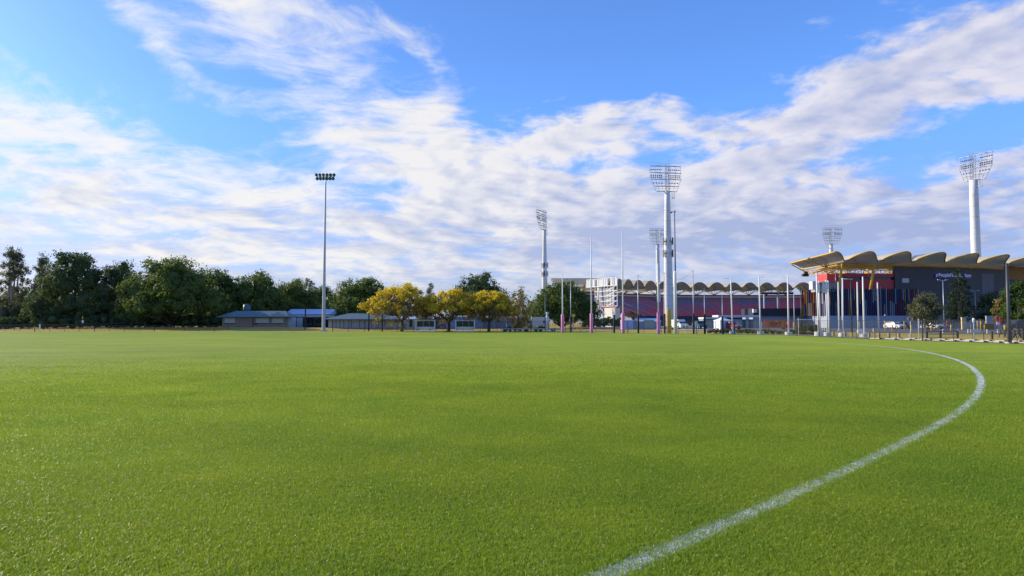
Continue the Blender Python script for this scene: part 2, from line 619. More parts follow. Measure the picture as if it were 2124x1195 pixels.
for nm in ('membrane', 'membrane_under'):                       # tensioned fabric lets daylight through
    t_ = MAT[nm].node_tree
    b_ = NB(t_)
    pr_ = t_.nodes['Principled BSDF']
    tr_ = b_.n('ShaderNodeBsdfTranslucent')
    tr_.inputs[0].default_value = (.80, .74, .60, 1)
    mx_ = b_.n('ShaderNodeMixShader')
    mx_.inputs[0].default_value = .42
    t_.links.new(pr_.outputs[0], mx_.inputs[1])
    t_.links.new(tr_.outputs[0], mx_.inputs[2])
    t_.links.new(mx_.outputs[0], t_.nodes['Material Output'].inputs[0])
brick_mat()
leaf_mat('leaf_fig', (.075, .112, .042), (.180, .235, .055), .40)
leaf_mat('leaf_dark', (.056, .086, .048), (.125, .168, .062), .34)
leaf_mat('leaf_bright', (.040, .080, .018), (.110, .170, .035), .35)
leaf_mat('leaf_gum', (.085, .10, .055), (.17, .17, .09), .34)
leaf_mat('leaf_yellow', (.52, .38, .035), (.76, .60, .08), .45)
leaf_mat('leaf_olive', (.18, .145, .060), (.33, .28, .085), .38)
leaf_mat('leaf_pine', (.030, .050, .024), (.070, .10, .040), .25)
leaf_mat('leaf_palm', (.050, .065, .025), (.13, .13, .05), .3)
leaf_mat('leaf_hedge', (.060, .085, .025), (.16, .17, .055), .3)
wire_mat('chain_wire', (.03, .035, .04))
seat_mat()
grass_ground('turf', (.090, .158, .010), (.128, .192, .013), (.175, .205, .018))
grass_ground('rough_grass', (.22, .18, .045), (.16, .165, .04), (.28, .20, .06), big=.06, mid=.25, fine=30)
blade_mat('blade', (.116, .240, .016), (.335, .398, .034), .47)
blade_mat('blade_painted', (.40, .48, .47), (.68, .72, .70), .25, False)
line_mat()

# ------------------------------------------------------------------ the setting: ground, field, line, path, car park
def ground():
    xs = np.concatenate([[-5000, -2500, -1200, -700, -400], np.arange(-220, 241, 4.0), [400, 700, 1200, 2500, 5000]])
    ys = np.concatenate([[-1500, -300, -60, 0, 30], np.arange(44, 220, 2.5), np.arange(222, 420, 12), [600, 1000, 2000, 4000, 7000]])
    vs = []
    for yy in ys:
        for xx in xs:
            vs.append((xx, yy, tz(xx, yy) - 0.03))
    n = len(xs)
    fs = [(j * n + i, j * n + i + 1, (j + 1) * n + i + 1, (j + 1) * n + i) for j in range(len(ys) - 1) for i in range(n - 1)]
    tag(MB().add(vs, fs).build('ground', 'rough_grass', smooth=True), 'dry yellow green rough grass beyond the playing field', kind='structure')
    # playing field: level sheet out to the fence line
    loop = [(-260, 132)]
    far = []
    for px in np.linspace(-900, 2600, 120):
        Y = edge_y(px) - 0.6
        far.append((gx(px, Y), Y))
    pts = [(-260, -60), (140, -60), (140, 20)] + far[::-1] + [(-260, far[0][1])]
    MB().add([(a, c, 0.0) for a, c in pts], [tuple(range(len(pts)))])
    o = MB().add([(a, c, 0.0) for a, c in pts], [tuple(range(len(pts)))]).build('playing_field', 'turf')
    tag(o, 'wide mown green oval of turf', kind='structure')
    # sheets laid over the terrain, by picture columns and distance beyond the fence
    def sheet(name, material, cols, near, fardist, label, lift, ny=8):
        g = []
        for px in cols:
            row = []
            for k in range(ny + 1):
                Y = edge_y(px) + near + (fardist - near) * k / ny
                x = gx(px, Y)
                row.append((x, Y, tz(x, Y) + lift))
            g.append(row)
        vs = [v for r in g for v in r]
        m_ = ny + 1
        fs = [((i + 1) * m_ + k, (i + 1) * m_ + k + 1, i * m_ + k + 1, i * m_ + k) for i in range(len(cols) - 1) for k in range(ny)]
        tag(MB().add(vs, fs).build(name, material), label, kind='structure')
    sheet('path', 'path_grey', np.linspace(1480, 2350, 60), .3, 4.6, 'grey sealed path along the fence', .012, 6)
    sheet('car_park', 'asphalt', np.linspace(1180, 2500, 70), 24, 95, 'grey asphalt car park in front of the stadium', .016, 30)


ground()

LINE_PX = [(1278, 1186), (1408, 1131), (1534, 1076), (1630, 1033), (1727, 991), (1823, 945), (1910, 902), (1968, 871), (2016, 835), (2037, 801), (2033, 779), (2016, 762), (1982, 744), (1929, 731), (1871, 722), (1799, 715)]


def line_curve():
    pts = []
    for px, py in LINE_PX:
        d = ray(px, py)
        k = -H / d.z
        pts.append((d.x * k, d.y * k))
    pts = [(-6.0, -1.6), (-1.7, 2.15)] + pts + [(24.8, 68), (21.5, 84), (17.0, 96)]
    pts = np.array(pts)
    s = np.concatenate([[0], np.cumsum(np.hypot(*np.diff(pts, axis=0).T))])
    t = np.concatenate([np.arange(0, 40, .25), np.arange(40, s[-1], 1.0)])
    # smooth: low-order fit in pieces by moving average of the interpolated curve
    fx, fy = np.interp(t, s, pts[:, 0]), np.interp(t, s, pts[:, 1])
    for _ in range(30):
        fx[1:-1] = (fx[:-2] + 2 * fx[1:-1] + fx[2:]) / 4
        fy[1:-1] = (fy[:-2] + 2 * fy[1:-1] + fy[2:]) / 4
    return np.stack([fx, fy], 1)


LC = line_curve()
LW = 0.165


def boundary_line():
    d = np.gradient(LC, axis=0)
    d /= np.linalg.norm(d, axis=1)[:, None]
    nrm = np.stack([-d[:, 1], d[:, 0]], 1)
    rng = np.random.default_rng(4)
    w = LW / 2 * (1 + rng.normal(0, .05, len(LC)))
    a, c = LC + nrm * w[:, None], LC - nrm * w[:, None]
    vs = [(p[0], p[1], .004) for p in a] + [(p[0], p[1], .004) for p in c]
    n = len(LC)
    fs = [(i, i + 1, n + i + 1, n + i)[::-1] for i in range(n - 1)]
    tag(MB().add(vs, fs).build('boundary_line', 'line_paint'), 'white painted boundary line curving across the turf', kind='structure')


boundary_line()


def grass():
    rng = np.random.default_rng(11)
    def tuft(name, nb, hgt, wid, spread, material, seed):
        r = random.Random(seed)
        mb = MB()
        for _ in range(nb):
            a = r.uniform(0, 6.283)
            bx, by = r.uniform(-spread, spread), r.uniform(-spread, spread)
            h = hgt * r.uniform(.55, 1.15)
            lean = r.uniform(.15, 1.0) * h
            w = wid * r.uniform(.7, 1.2)
            la = r.uniform(0, 6.283)
            ca, sa = math.cos(a) * w / 2, math.sin(a) * w / 2
            mx_, my_ = bx + math.cos(la) * lean * .35, by + math.sin(la) * lean * .35
            tx, ty = bx + math.cos(la) * lean, by + math.sin(la) * lean
            mb.add([(bx - ca, by - sa, -.002), (bx + ca, by + sa, -.002), (mx_ + ca * .85, my_ + sa * .85, h * .6), (mx_ - ca * .85, my_ - sa * .85, h * .6), (tx, ty, h)],
                   [(0, 1, 2, 3), (3, 2, 4)])
        me = mb.mesh(name, material)
        return bpy.data.objects.new(name, me)          # only a source shape for the field of blades
    def field(name, pts, scl, src, label, kind='stuff'):
        me = bpy.data.meshes.new(name)
        me.from_pydata([tuple(p) for p in pts], [], [])
        at = me.attributes.new('sc', 'FLOAT', 'POINT')
        at.data.foreach_set('value', scl.astype(np.float32))
        o = bpy.data.objects.new(name, me)
        COL.objects.link(o)
        tag(o, label, kind=kind)
        g = bpy.data.node_groups.new(name, 'GeometryNodeTree')
        g.interface.new_socket('Geometry', in_out='INPUT', socket_type='NodeSocketGeometry')
        g.interface.new_socket('Geometry', in_out='OUTPUT', socket_type='NodeSocketGeometry')
        gi, go = g.nodes.new('NodeGroupInput'), g.nodes.new('NodeGroupOutput')
        io = g.nodes.new('GeometryNodeInstanceOnPoints')
        oi = g.nodes.new('GeometryNodeObjectInfo')
        oi.inputs['Object'].default_value = src
        rv = g.nodes.new('FunctionNodeRandomValue')
        rv.data_type = 'FLOAT_VECTOR'
        rv.inputs[0].default_value = (-.15, -.15, 0)
        rv.inputs[1].default_value = (.15, .15, 6.283)
        na = g.nodes.new('GeometryNodeInputNamedAttribute')
        na.data_type = 'FLOAT'
        na.inputs[0].default_value = 'sc'
        L = g.links.new
        L(gi.outputs[0], io.inputs['Points'])
        L(oi.outputs['Geometry'], io.inputs['Instance'])
        L(rv.outputs[0], io.inputs['Rotation'])
        L(na.outputs[0], io.inputs['Scale'])
        L(io.outputs[0], go.inputs[0])
        md = o.modifiers.new('scatter', 'NODES')
        md.node_group = g
        return o
    # fan of points around the camera, thinning with distance
    N = 840000
    u = rng.random(N)
    r0, r1 = 1.6, 48.0
    # pdf in r: dense near, thin far
    rr = np.linspace(r0, r1, 800)
    tp = np.clip((rr - 12) / 36, 0, 1)
    dens = rr * np.where(rr < 9, 1.0, (9 / rr) ** 2.3) * (1 - tp) ** 2
    cdf = np.cumsum(dens)
    cdf /= cdf[-1]
    r = np.interp(u, cdf, rr)
    th = rng.uniform(-1.32, 1.32, N)
    x, y = r * np.sin(th), r * np.cos(th)
    scl = rng.uniform(.75, 1.2, N) * np.clip(r / 9, 1, 1.6) ** .6
    near = np.full(N, 9.0)
    for i in range(0, len(LC) - 1):
        p, q = LC[i], LC[i + 1]
        if p[1] > 45 or p[1] < -2:
            continue
        sel = np.nonzero((np.abs(x - p[0]) < 1.0) & (np.abs(y - p[1]) < 1.0))[0]
        e = q - p
        tt = np.clip(((x[sel] - p[0]) * e[0] + (y[sel] - p[1]) * e[1]) / (e @ e), 0, 1)
        near[sel] = np.minimum(near[sel], np.hypot(x[sel] - p[0] - tt * e[0], y[sel] - p[1] - tt * e[1]))
    wob = rng.normal(0, .018, N)
    online = near < LW / 2 + .006 + wob
    keep = ~online | (rng.random(N) < .28)
    pts = np.stack([x, y, np.zeros(N)], 1)
    field('turf_grass', pts[keep], scl[keep], tuft('tuft', 11, .024, .0036, .030, 'blade', 3), 'short mown grass blades on the near turf')
    field('painted_grass', pts[online], scl[online] * .8, tuft('tuft_painted', 9, .020, .005, .028, 'blade_painted', 5), 'white painted grass blades along the boundary line')


grass()
#SPLIT

# ------------------------------------------------------------------ stadium
def at(px, Y, dz=0.0):
    x = gx(px, Y)
    return Vector((x, Y, tz(x, Y) + dz))


def vault_mesh(name, p0, p1, axis, length, z0, rise, inner_drop=0.0, taper=1.0, thick=.18, bulge=0.0, w0=0.0):
    """one barrel-vault roof bay between two valley points, running along axis; top skin, underside and rim are three materials"""
    mb = MB()
    n, seg = 12, 5
    def ring(t, off):
        a = p0 + axis * (length * t)
        c = p1 + axis * (length * t)
        out = []
        for k in range(n + 1):
            w = w0 + (1 - w0) * k / n
            q = a.lerp(c, w)
            r = (rise * (1 + (taper - 1) * t)) * math.sin(math.pi * w) ** .8
            q = q - axis * (bulge * (1 - t) * math.sin(math.pi * w) ** 1.2)
            out.append(Vector((q.x, q.y, z0 - inner_drop * t + r + off)))
        return out
    for off, m, flip in ((thick, 0, False), (0, 1, True)):
        rings = [ring(i / seg, off) for i in range(seg + 1)]
        vs = [v for r in rings for v in r]
        fs = []
        for i in range(seg):
            for k in range(n):
                f = (i * (n + 1) + k, i * (n + 1) + k + 1, (i + 1) * (n + 1) + k + 1, (i + 1) * (n + 1) + k)
                fs.append(f[::-1] if flip else f)
        mb.add(vs, fs, m)
    for t in (0.0, 1.0):
        mb.tube([v + Vector((0, 0, thick / 2)) for v in ring(t, 0)], .17, 6, 2)
    # purlin ribs under the skin
    if w0:
        mb.tube([ring(i / seg, thick / 2)[0] for i in range(seg + 1)], .2, 6, 2)
    for t in (.35, .7):
        mb.tube([v - Vector((0, 0, .10)) for v in ring(t, 0)], .07, 4, 2)
    return mb


def truss(mb, a, b_, depth0, depth1, n, r=.11, m=0, brace=.06):
    """a planar truss: straight top chord a-b, bottom chord below it, verticals and diagonals"""
    a, b_ = Vector(a), Vector(b_)
    T = [a.lerp(b_, i / n) for i in range(n + 1)]
    B = [p - Vector((0, 0, depth0 + (depth1 - depth0) * i / n)) for i, p in enumerate(T)]
    mb.tube([T[0], T[-1]], r, 6, m)
    mb.tube([B[0], B[-1]], r, 6, m)
    for i in range(n + 1):
        if (T[i] - B[i]).length > .2:
            mb.tube([T[i], B[i]], brace, 5, m)
    for i in range(n):
        mb.tube([T[i], B[i + 1]] if i % 2 else [B[i], T[i + 1]], brace, 5, m)


NEAR = [(1742, 165), (1808, 164.5), (1874, 165.5), (1940, 167.5), (2003, 170), (2060, 173.5), (2112, 178), (2160, 184), (2203, 191)]


def near_stand():
    st = thing('stadium_stand', 'stadium stand with scalloped pale roof, yellow trusses, red box and striped fin facade', 'stadium', at(1860, 168))
    o = st.location
    loc = lambda v: Vector(v) - o
    pts = [Vector((gx(px, Y, 16), Y, 0)) for px, Y in NEAR]
    zv = zy(545.5, 165)
    axes = []
    for i in range(len(pts)):
        t = (pts[min(i + 1, len(pts) - 1)] - pts[max(i - 1, 0)]).normalized()
        axes.append(Vector((-t.y, t.x, 0)))
    # first bay hangs beyond the left-most column line
    first = pts[0] - (pts[1] - pts[0]) * 1.0
    V = [first] + pts
    AX = [axes[0]] + axes
    for i in range(len(V) - 1):
        ax = (AX[i] + AX[i + 1]).normalized()
        back = -ax * 3.0
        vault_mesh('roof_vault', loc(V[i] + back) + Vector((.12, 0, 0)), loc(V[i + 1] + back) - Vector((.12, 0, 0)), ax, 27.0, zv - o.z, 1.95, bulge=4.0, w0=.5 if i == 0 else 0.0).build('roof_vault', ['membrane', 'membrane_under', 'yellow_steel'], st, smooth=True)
    # valley trusses and leaning columns
    zr = zy(567, 165)
    for i in range(1, len(V)):
        mb = MB()
        a = loc(V[i] + AX[i] * 24) + Vector((0, 0, zv - .35))
        k = loc(V[i] + AX[i] * 1.5) + Vector((0, 0, zv - .35))
        truss(mb, a, k, .25, zv - zr + .3, 7, .13, 0, .075)
        mb.build('roof_truss', 'yellow_steel', st)
        if i < len(V) - 1:
            mb = MB()
            b2 = loc(V[i + 1] + AX[i + 1] * 1.5) + Vector((0, 0, zv - .38))
            truss(mb, k + Vector((0, 0, -.03)), b2, .9, .9, 6, .11, 0, .06)
            mb.build('edge_truss', 'yellow_steel', st)
        if i in (1, 2):
            zc = zy(596, 165)
            mb = MB().tube([loc(V[i]) + Vector((-1.1, -1.2, zc - .6)), loc(V[i]) + Vector((.3, -.6, zv - .3))], [.36, .27], 10)
            mb.build('column', 'yellow_steel', st, smooth=True)
            if i == 1:
                MB().tube([loc(V[i]) + Vector((-3.4, -.2, zc + 3.2)), loc(V[i]) + Vector((.1, -.6, zv - .9))], .2, 8).build('brace', 'yellow_steel', st)
                MB().tube([loc(V[i]) + Vector((-6.3, 1.0, zr + .1)), loc(V[i]) + Vector((-.2, -.5, zv - .7))], .18, 8).build('brace', 'yellow_steel', st)
    # camera pod on the cantilever tip
    tip = loc(V[1] + AX[1] * 20) + Vector((-1.2, 0, zv - 1.6))
    MB().tube([loc(V[1] + AX[1] * 23) + Vector((0, 0, zv - .5)), loc((V[0] + V[1]) / 2 + AX[1] * 23) + Vector((0, 0, zv + 1.6))], .14, 6).build('brace', 'yellow_steel', st)
    MB().tube([loc(V[1] + AX[1] * 8) + Vector((0, 0, zv - .5)), loc((V[0] + V[1]) / 2 + AX[1] * 10) + Vector((0, 0, zv + 1.6))], .14, 6).build('brace', 'yellow_steel', st)
    MB().box(tip, (1.6, 1.0, .7)).box(tip + Vector((.2, 0, .6)), (.9, .7, .7)).build('camera_pod', 'dark_steel', st)
    # storeys, bottom up; curved facade line offset inwards a little
    def wall_strip(name, material, pxa, pxb, z0, z1, off=0.0, dep=.6, n=14):
        rings = []
        for i in range(n + 1):
            px = pxa + (pxb - pxa) * i / n
            Y = float(np.interp(px, [q[0] for q in NEAR], [q[1] for q in NEAR])) + off
            x = gx(px, Y, 6)
            p = loc((x, Y, 0))
            rings.append([p + Vector((0, 0, z0)), p + Vector((0, dep, z0)), p + Vector((0, dep, z1)), p + Vector((0, 0, z1))])
        return MB().loft(rings).build(name, material, st)
    zb, zf0, zf1 = .1, zy(655, 165), zy(599, 165)
    wall_strip('base_wall', 'blue_grey_wall', 1713, 2215, zb, zf0, 0, .8)
    for px in np.arange(1722, 2200, 15.5):                      # cladding joints of the base wall stand proud
        Y = float(np.interp(px, [q[0] for q in NEAR], [q[1] for q in NEAR]))
        MB().box(loc((gx(px, Y, 3), Y - .03, (zb + zf0) / 2)), (.10, .06, zf0 - zb - .1)).build('cover_strip', 'pale_wall', st)
    wall_strip('inner_wall', 'navy', 1713, 1905, zf0 + .01, zf1, 1.0, .6)
    za, zc1, zc2, zd = zy(594.5, 166), zy(580.5, 166), zy(574.5, 166), zy(567, 166)
    wall_strip('lower_fascia', 'dark_red', 1735, 1858, za - 1.2, zc1, 1.6, .8)
    wall_strip('glazing', 'glass', 1736, 1858, zc1 + .01, zc2 - .01, 2.0, .3)
    wall_strip('upper_fascia', 'dark_red', 1735, 1858, zc2, zd, 1.5, .9)
    zt = zy(553, 167)
    wall_strip('dark_wall', 'charcoal_wall', 1858, 2090, zf0 + .02, zt, 1.2, 1.0)
    wall_strip('grey_panel', 'pale_wall', 1873, 1887, zy(586, 166), zy(577, 166), 1.13, .06, 3)
    mat('panel_grey', (.085, .10, .13), .6)
    wall_strip('window_panel', 'panel_grey', 2038, 2063, zy(625, 171), zy(566, 171), 1.12, .07, 3)
    wall_strip('weathered_panel', 'rust_wall', 2091, 2215, zy(579, 176), zy(551, 176), 1.0, 1.0, 6)
    wall_strip('end_wall', 'charcoal_wall', 2091, 2215, zf0 + .02, zy(579, 176) - .01, 1.3, 1.0, 6)
    # roof-level blue lettered sign
    zs0, zs1 = zy(576.5, 168), zy(566, 168)
    sg = wall_strip('sign_board', 'sign_blue', 1941, 2015, zs0, zs1, .95, .12, 4)
    pa, pb = Vector((gx(1949, 168, 12), 168.4, 0)), Vector((gx(2013, 170.5, 12), 170.4, 0))
    text_part('sign_lettering', 'PeopleFirst Stadium', loc(pa) + Vector((0, 0, zs0 + .36)), math.atan2(pb.y - pa.y, pb.x - pa.x), (pb - pa).length, 'white_ink', st, nudge=-.12)
    lm = loc((gx(1944, 168, 12), 168.2, zs0 + .62))
    MB().box(lm, (.16, .05, .7)).box(lm + Vector((.30, 0, .12)), (.22, .05, .46)).build('sign_emblem', 'white_ink', st)
    # the bright red end box and the white service block at the corner
    cx_ = loc((gx(1720, 163, 12), 163.5, 0))
    w = 21.5 / F * 163.5
    MB().box(cx_ + Vector((0, 1.2, (zy(568, 163) + zy(585, 163)) / 2)), (w, 3.2, zy(568, 163) - zy(585, 163)), .35).build('end_box', 'red_paint', st)
    MB().box(cx_ + Vector((1.2, 4, zf1 + .6)), (5.4, 4.0, 2.6), .1).build('service_block', 'grey_sheet', st)
    MB().box(cx_ + Vector((-2.2, 3.2, zf1 + .9)), (1.3, 2.0, 2.0)).build('stair_tower', 'sheet_white', st)
    # vertical fins: two tiers of coloured blades, each its own piece
    cols = ['fin_blue', 'fin_pale', 'fin_orange', 'fin_red', 'fin_teal', 'fin_yellow', 'fin_violet']
    for n_, c in zip(cols, [(.03, .06, .20), (.34, .42, .52), (.46, .19, .04), (.26, .03, .03), (.03, .12, .16), (.42, .30, .08), (.10, .06, .18)]):
        mat(n_, c, .5)
    hf = (zf1 - zf0) / 2
    meshes = {c: MB().box((0, 0, 0), (.085, .30, 1.0)).mesh('fin', c) for c in cols}
    r = random.Random(8)
    px = 1706.0
    lastc = None
    while px < 2095:
        if px > 1905 and px < 2066:
            px = 2066.0
        Y = float(np.interp(px, [q[0] for q in NEAR], [q[1] for q in NEAR])) + .25
        cut = zf0 + (zf1 - zf0) * r.uniform(.38, .62)
        for za_, zb2 in ((zf0 + .03, cut - .03), (cut + .03, zf1 + (.5 if r.random() < .15 else 0))):
            c = r.choice(['fin_blue', 'fin_blue', 'fin_blue', 'fin_pale', 'fin_orange', 'fin_red', 'fin_teal', 'fin_pale', 'fin_violet', 'fin_red', 'fin_yellow'])
            inst('fin', meshes[c], st, loc((gx(px, Y, 6), Y, (za_ + zb2) / 2)), scale=(1, 1, zb2 - za_))
        px += 3.9
    # corner return: fins that face the sun
    c0 = Vector((gx(1711, 165, 6), 165.3, 0))
    for k in range(9):
        q = c0 + Vector((-.25 - .1 * k, .9 + 1.1 * k, 0))
        for tier in (0, 1):
            c = r.choice(['fin_orange', 'fin_red', 'fin_pale', 'fin_blue', 'fin_yellow', 'fin_orange'])
            ob = inst('fin', meshes[c], st, loc(q) + Vector((0, 0, zf0 + hf * (.5 + tier))), math.pi / 2)
            ob.scale = (1, 1.6, hf - .06)
    MB().box(loc(c0 + Vector((.6, 6, 0))) + Vector((0, 0, (zf0 + zf1) / 2)), (.5, 11, zf1 - zf0 - .2)).build('return_wall', 'navy', st)
    MB().box(loc(c0 + Vector((.8, 6, 0))) + Vector((0, 0, (zb + zf0) / 2)), (.6, 11, zf0 - zb - .05)).build('return_base', 'blue_grey_wall', st)
    return st


def text_part(name, body, loc, rz, width, material, parent, nudge=-.03, height=None, extrude=.015):
    cu = bpy.data.curves.new(name, 'FONT')
    cu.body = body
    cu.size = 1.0
    cu.extrude = extrude
    cu.offset = .018
    tmp = bpy.data.objects.new('tmp', cu)
    COL.objects.link(tmp)
    dg = bpy.context.evaluated_depsgraph_get()
    me = bpy.data.meshes.new_from_object(tmp.evaluated_get(dg))
    bpy.data.objects.remove(tmp)
    co = np.empty(len(me.vertices) * 3, np.float32)
    me.vertices.foreach_get('co', co)
    co = co.reshape(-1, 3)
    x0, x1 = co[:, 0].min(), co[:, 0].max()
    y0, y1 = co[:, 1].min(), co[:, 1].max()
    k = width / (x1 - x0)
    ky = k if height is None else height / (y1 - y0)
    new = np.stack([(co[:, 0] - x0) * k, nudge - co[:, 2], co[:, 1] * ky if height is None else (co[:, 1] - y0) * ky], 1)
    me.vertices.foreach_set('co', new.astype(np.float32).ravel())
    me.materials.clear()
    me.materials.append(MAT[material])
    me.update()
    o = inst(name, me, parent, loc, rz)
    return o


near_stand()

FARP = [(1229, 262), (1238, 276), (1249, 287), (1262, 295), (1276, 300), (1294, 304), (1314, 309), (1337, 314), (1363, 319), (1395, 324), (1433, 327), (1470, 329), (1505, 330), (1539, 331), (1573, 331), (1609, 331), (1646, 330.5), (1687, 329), (1731, 326)]


def far_stand():
    st = thing('stadium_stand', 'far curving stand of red and blue seats under a low scalloped roof', 'stadium', at(1500, 330))
    o = st.location
    loc = lambda v: Vector(v) - o
    zv = zy(600.5, 330)
    pts = [Vector((gx(px, Y, 15), Y, 0)) for px, Y in FARP]
    axes = []
    for i in range(len(pts)):
        t = (pts[min(i + 1, len(pts) - 1)] - pts[max(i - 1, 0)]).normalized()
        axes.append(Vector((-t.y, t.x, 0)))
    for i in range(3, len(pts) - 1):
        ax = (axes[i] + axes[i + 1]).normalized()
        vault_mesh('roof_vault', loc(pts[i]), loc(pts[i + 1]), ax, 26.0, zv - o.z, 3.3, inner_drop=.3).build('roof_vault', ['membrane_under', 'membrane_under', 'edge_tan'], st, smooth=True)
    zr = zy(612, 342)
    for i in range(3, len(pts)):
        mb = MB()
        base = loc(pts[i] + axes[i] * 13) + Vector((0, 0, zr))
        for q in (-.2, 4.5, 9.5, 18, 23):
            mb.tube([base, loc(pts[i] + axes[i] * q) + Vector((0, 0, zv + .1 - .3 * q / 26))], .11 if q < 15 else .16, 5)
        for sgn in (-1, 1):
            j = min(max(i + sgn, 0), len(pts) - 1)
            mb.tube([base, loc((pts[i] * .62 + pts[j] * .38) + axes[i] * 6) + Vector((0, 0, zv + 2.2))], .1, 5)
        mb.build('roof_strut', 'edge_tan', st)
    def ringstrip(name, material, off0, off1, z0, z1, ext=0):
        rings = []
        for i, p in enumerate(pts):
            a, c = loc(p + axes[i] * off0), loc(p + axes[i] * off1)
            rings.append([a + Vector((0, 0, z0)), c + Vector((0, 0, z0)), c + Vector((0, 0, z1)), a + Vector((0, 0, z1))])
        return MB().loft(rings).build(name, material, st)
    ringstrip('back_beam', 'dark_red', 13, 13.8, zr - 1.0, zr + .1)
    ringstrip('back_wall', 'charcoal_wall', 13.9, 14.6, zy(640, 344), zr - .3)
    ringstrip('concourse_rail', 'off_white', 12.0, 12.5, zy(617.5, 342), zy(614.6, 342))
    # raked seating: rows of real steps
    ringstrip('front_wall', 'navy', -18.3, -18.01, .2, zy(656, 312))
    rows = 26
    a0, a1 = -18.0, 12.0
    z0, z1 = zy(660, 312), zy(618, 342)
    for k in range(rows):
        q0, q1 = a0 + (a1 - a0) * k / rows, a0 + (a1 - a0) * (k + 1) / rows
        zz0, zz1 = z0 + (z1 - z0) * k / rows, z0 + (z1 - z0) * (k + 1) / rows
        ringstrip('seat_row', 'seat_rows', q0, q1 - .004, zz0 - (1.2 if k else 4), zz1)
    # aisles
    for i in range(1, len(pts) - 1, 2):
        for k in range(rows):
            pass
        a, c = loc(pts[i] + axes[i] * a0) + Vector((0, 0, z0 + .25)), loc(pts[i] + axes[i] * a1) + Vector((0, 0, z1 + .12))
        MB().tube([a, c], .28, 4).build('aisle', 'grey_sheet', st)
    return st


far_stand()


def left_roof():
    st = thing('stadium_stand', 'long flat edged tan stand roof behind the scoreboard and fig tree', 'stadium', at(1200, 250))
    o = st.location
    a, c = P(1143, 577, 252), P(1262, 577, 262)
    d = (c - a)
    prof = []
    for q, w in ((0, 0), (.10, 1), (1, 1)):
        p = a + d * q
        prof.append([p - o, p - o + Vector((1, 22, .6)), p - o + Vector((1, 22, .2)), p - o + Vector((0, 0, -.25 - 2.2 * w))])
    MB().loft(prof).build('roof', 'membrane', st)
    for px in (1165, 1190, 1215, 1240):
        MB().tube([P(px, 579, 256) - o + Vector((0, 6, -1.2)), Vector((P(px, 579, 256).x - o.x, 12, .0))], .25, 6).build('column', 'edge_tan', st)


left_roof()


def concourse():
    st = thing('concourse_building', 'low stadium building with dark navy upper band over plain grey wall behind the orange banner', 'building', at(1630, 178))
    o = st.location
    Y = 177.0
    xa, xb = gx(1562, Y), gx(1716, Y)
    z1, z2 = zy(655, Y), zy(640, Y)
    w = xb - xa
    MB().box(Vector(((xa + xb) / 2, Y + 4, (z1) / 2 + .05)) - o, (w, 8, z1 - .1)).build('wall', 'blue_grey_wall', st)
    MB().box(Vector(((xa + xb) / 2, Y + 3.6, (z1 + z2) / 2 + .01)) - o, (w + .4, 9.2, z2 - z1)).build('upper_band', 'navy', st)
    for px in range(1575, 1712, 17):
        MB().box(Vector((gx(px, Y, 3), Y - .04, z1 / 2 + .1)) - o, (.12, .08, z1 - .5)).build('cover_strip', 'pale_wall', st)
    MB().tube([Vector((gx(1585, Y, 6), Y, z2)) - o, Vector((gx(1585, Y, 6), Y, zy(612, Y))) - o], .15, 6).build('mast', 'galvanised', st)
    MB().tube([Vector((gx(1614, Y, 6), Y, z2)) - o, Vector((gx(1614, Y, 6), Y, zy(608, Y))) - o], .35, 6).build('column', 'grey_sheet', st)
    MB().tube([Vector((gx(1578, Y, 6), Y, zy(608.5, Y))) - o, Vector((gx(1646, Y, 6), Y, zy(608.5, Y))) - o], .3, 6).build('gantry_beam', 'dark_steel', st)
    MB().box(Vector((gx(1562.5, Y, 5), Y - 1, zy(645, Y))) - o, (.95, .9, .95)).build('camera_box', 'off_white', st)
    # ground-level kiosk row to its left
    Y = 168.0
    k = thing('kiosk_row', 'long low grey kiosk row with pale flat roof edge behind the white gazebo', 'kiosk', at(1510, Y))
    o = k.location
    xa, xb = gx(1459, Y), gx(1564, Y)
    MB().box(Vector(((xa + xb) / 2, Y + 2, 1.35)) - o, (xb - xa, 4, 2.2)).build('wall', 'grey_sheet', k)
    MB().box(Vector((gx(1478, Y), Y + 1.8, 2.75)) - o, ((1498 - 1459) / F * Y, 5, .42)).build('roof_edge', 'off_white', k)
    MB().box(Vector((gx(1531, Y), Y + 1.8, 3.2)) - o, ((1564 - 1479) / F * Y, 5, .55)).build('roof_edge', 'sheet_white', k)
    for px in (1463, 1473, 1528, 1543, 1558):
        MB().box(Vector((gx(px, Y), Y - .03, 1.3)) - o, (.9, .06, 1.9)).build('door', 'green_sheet' if px > 1540 else 'shutter', k)


concourse()


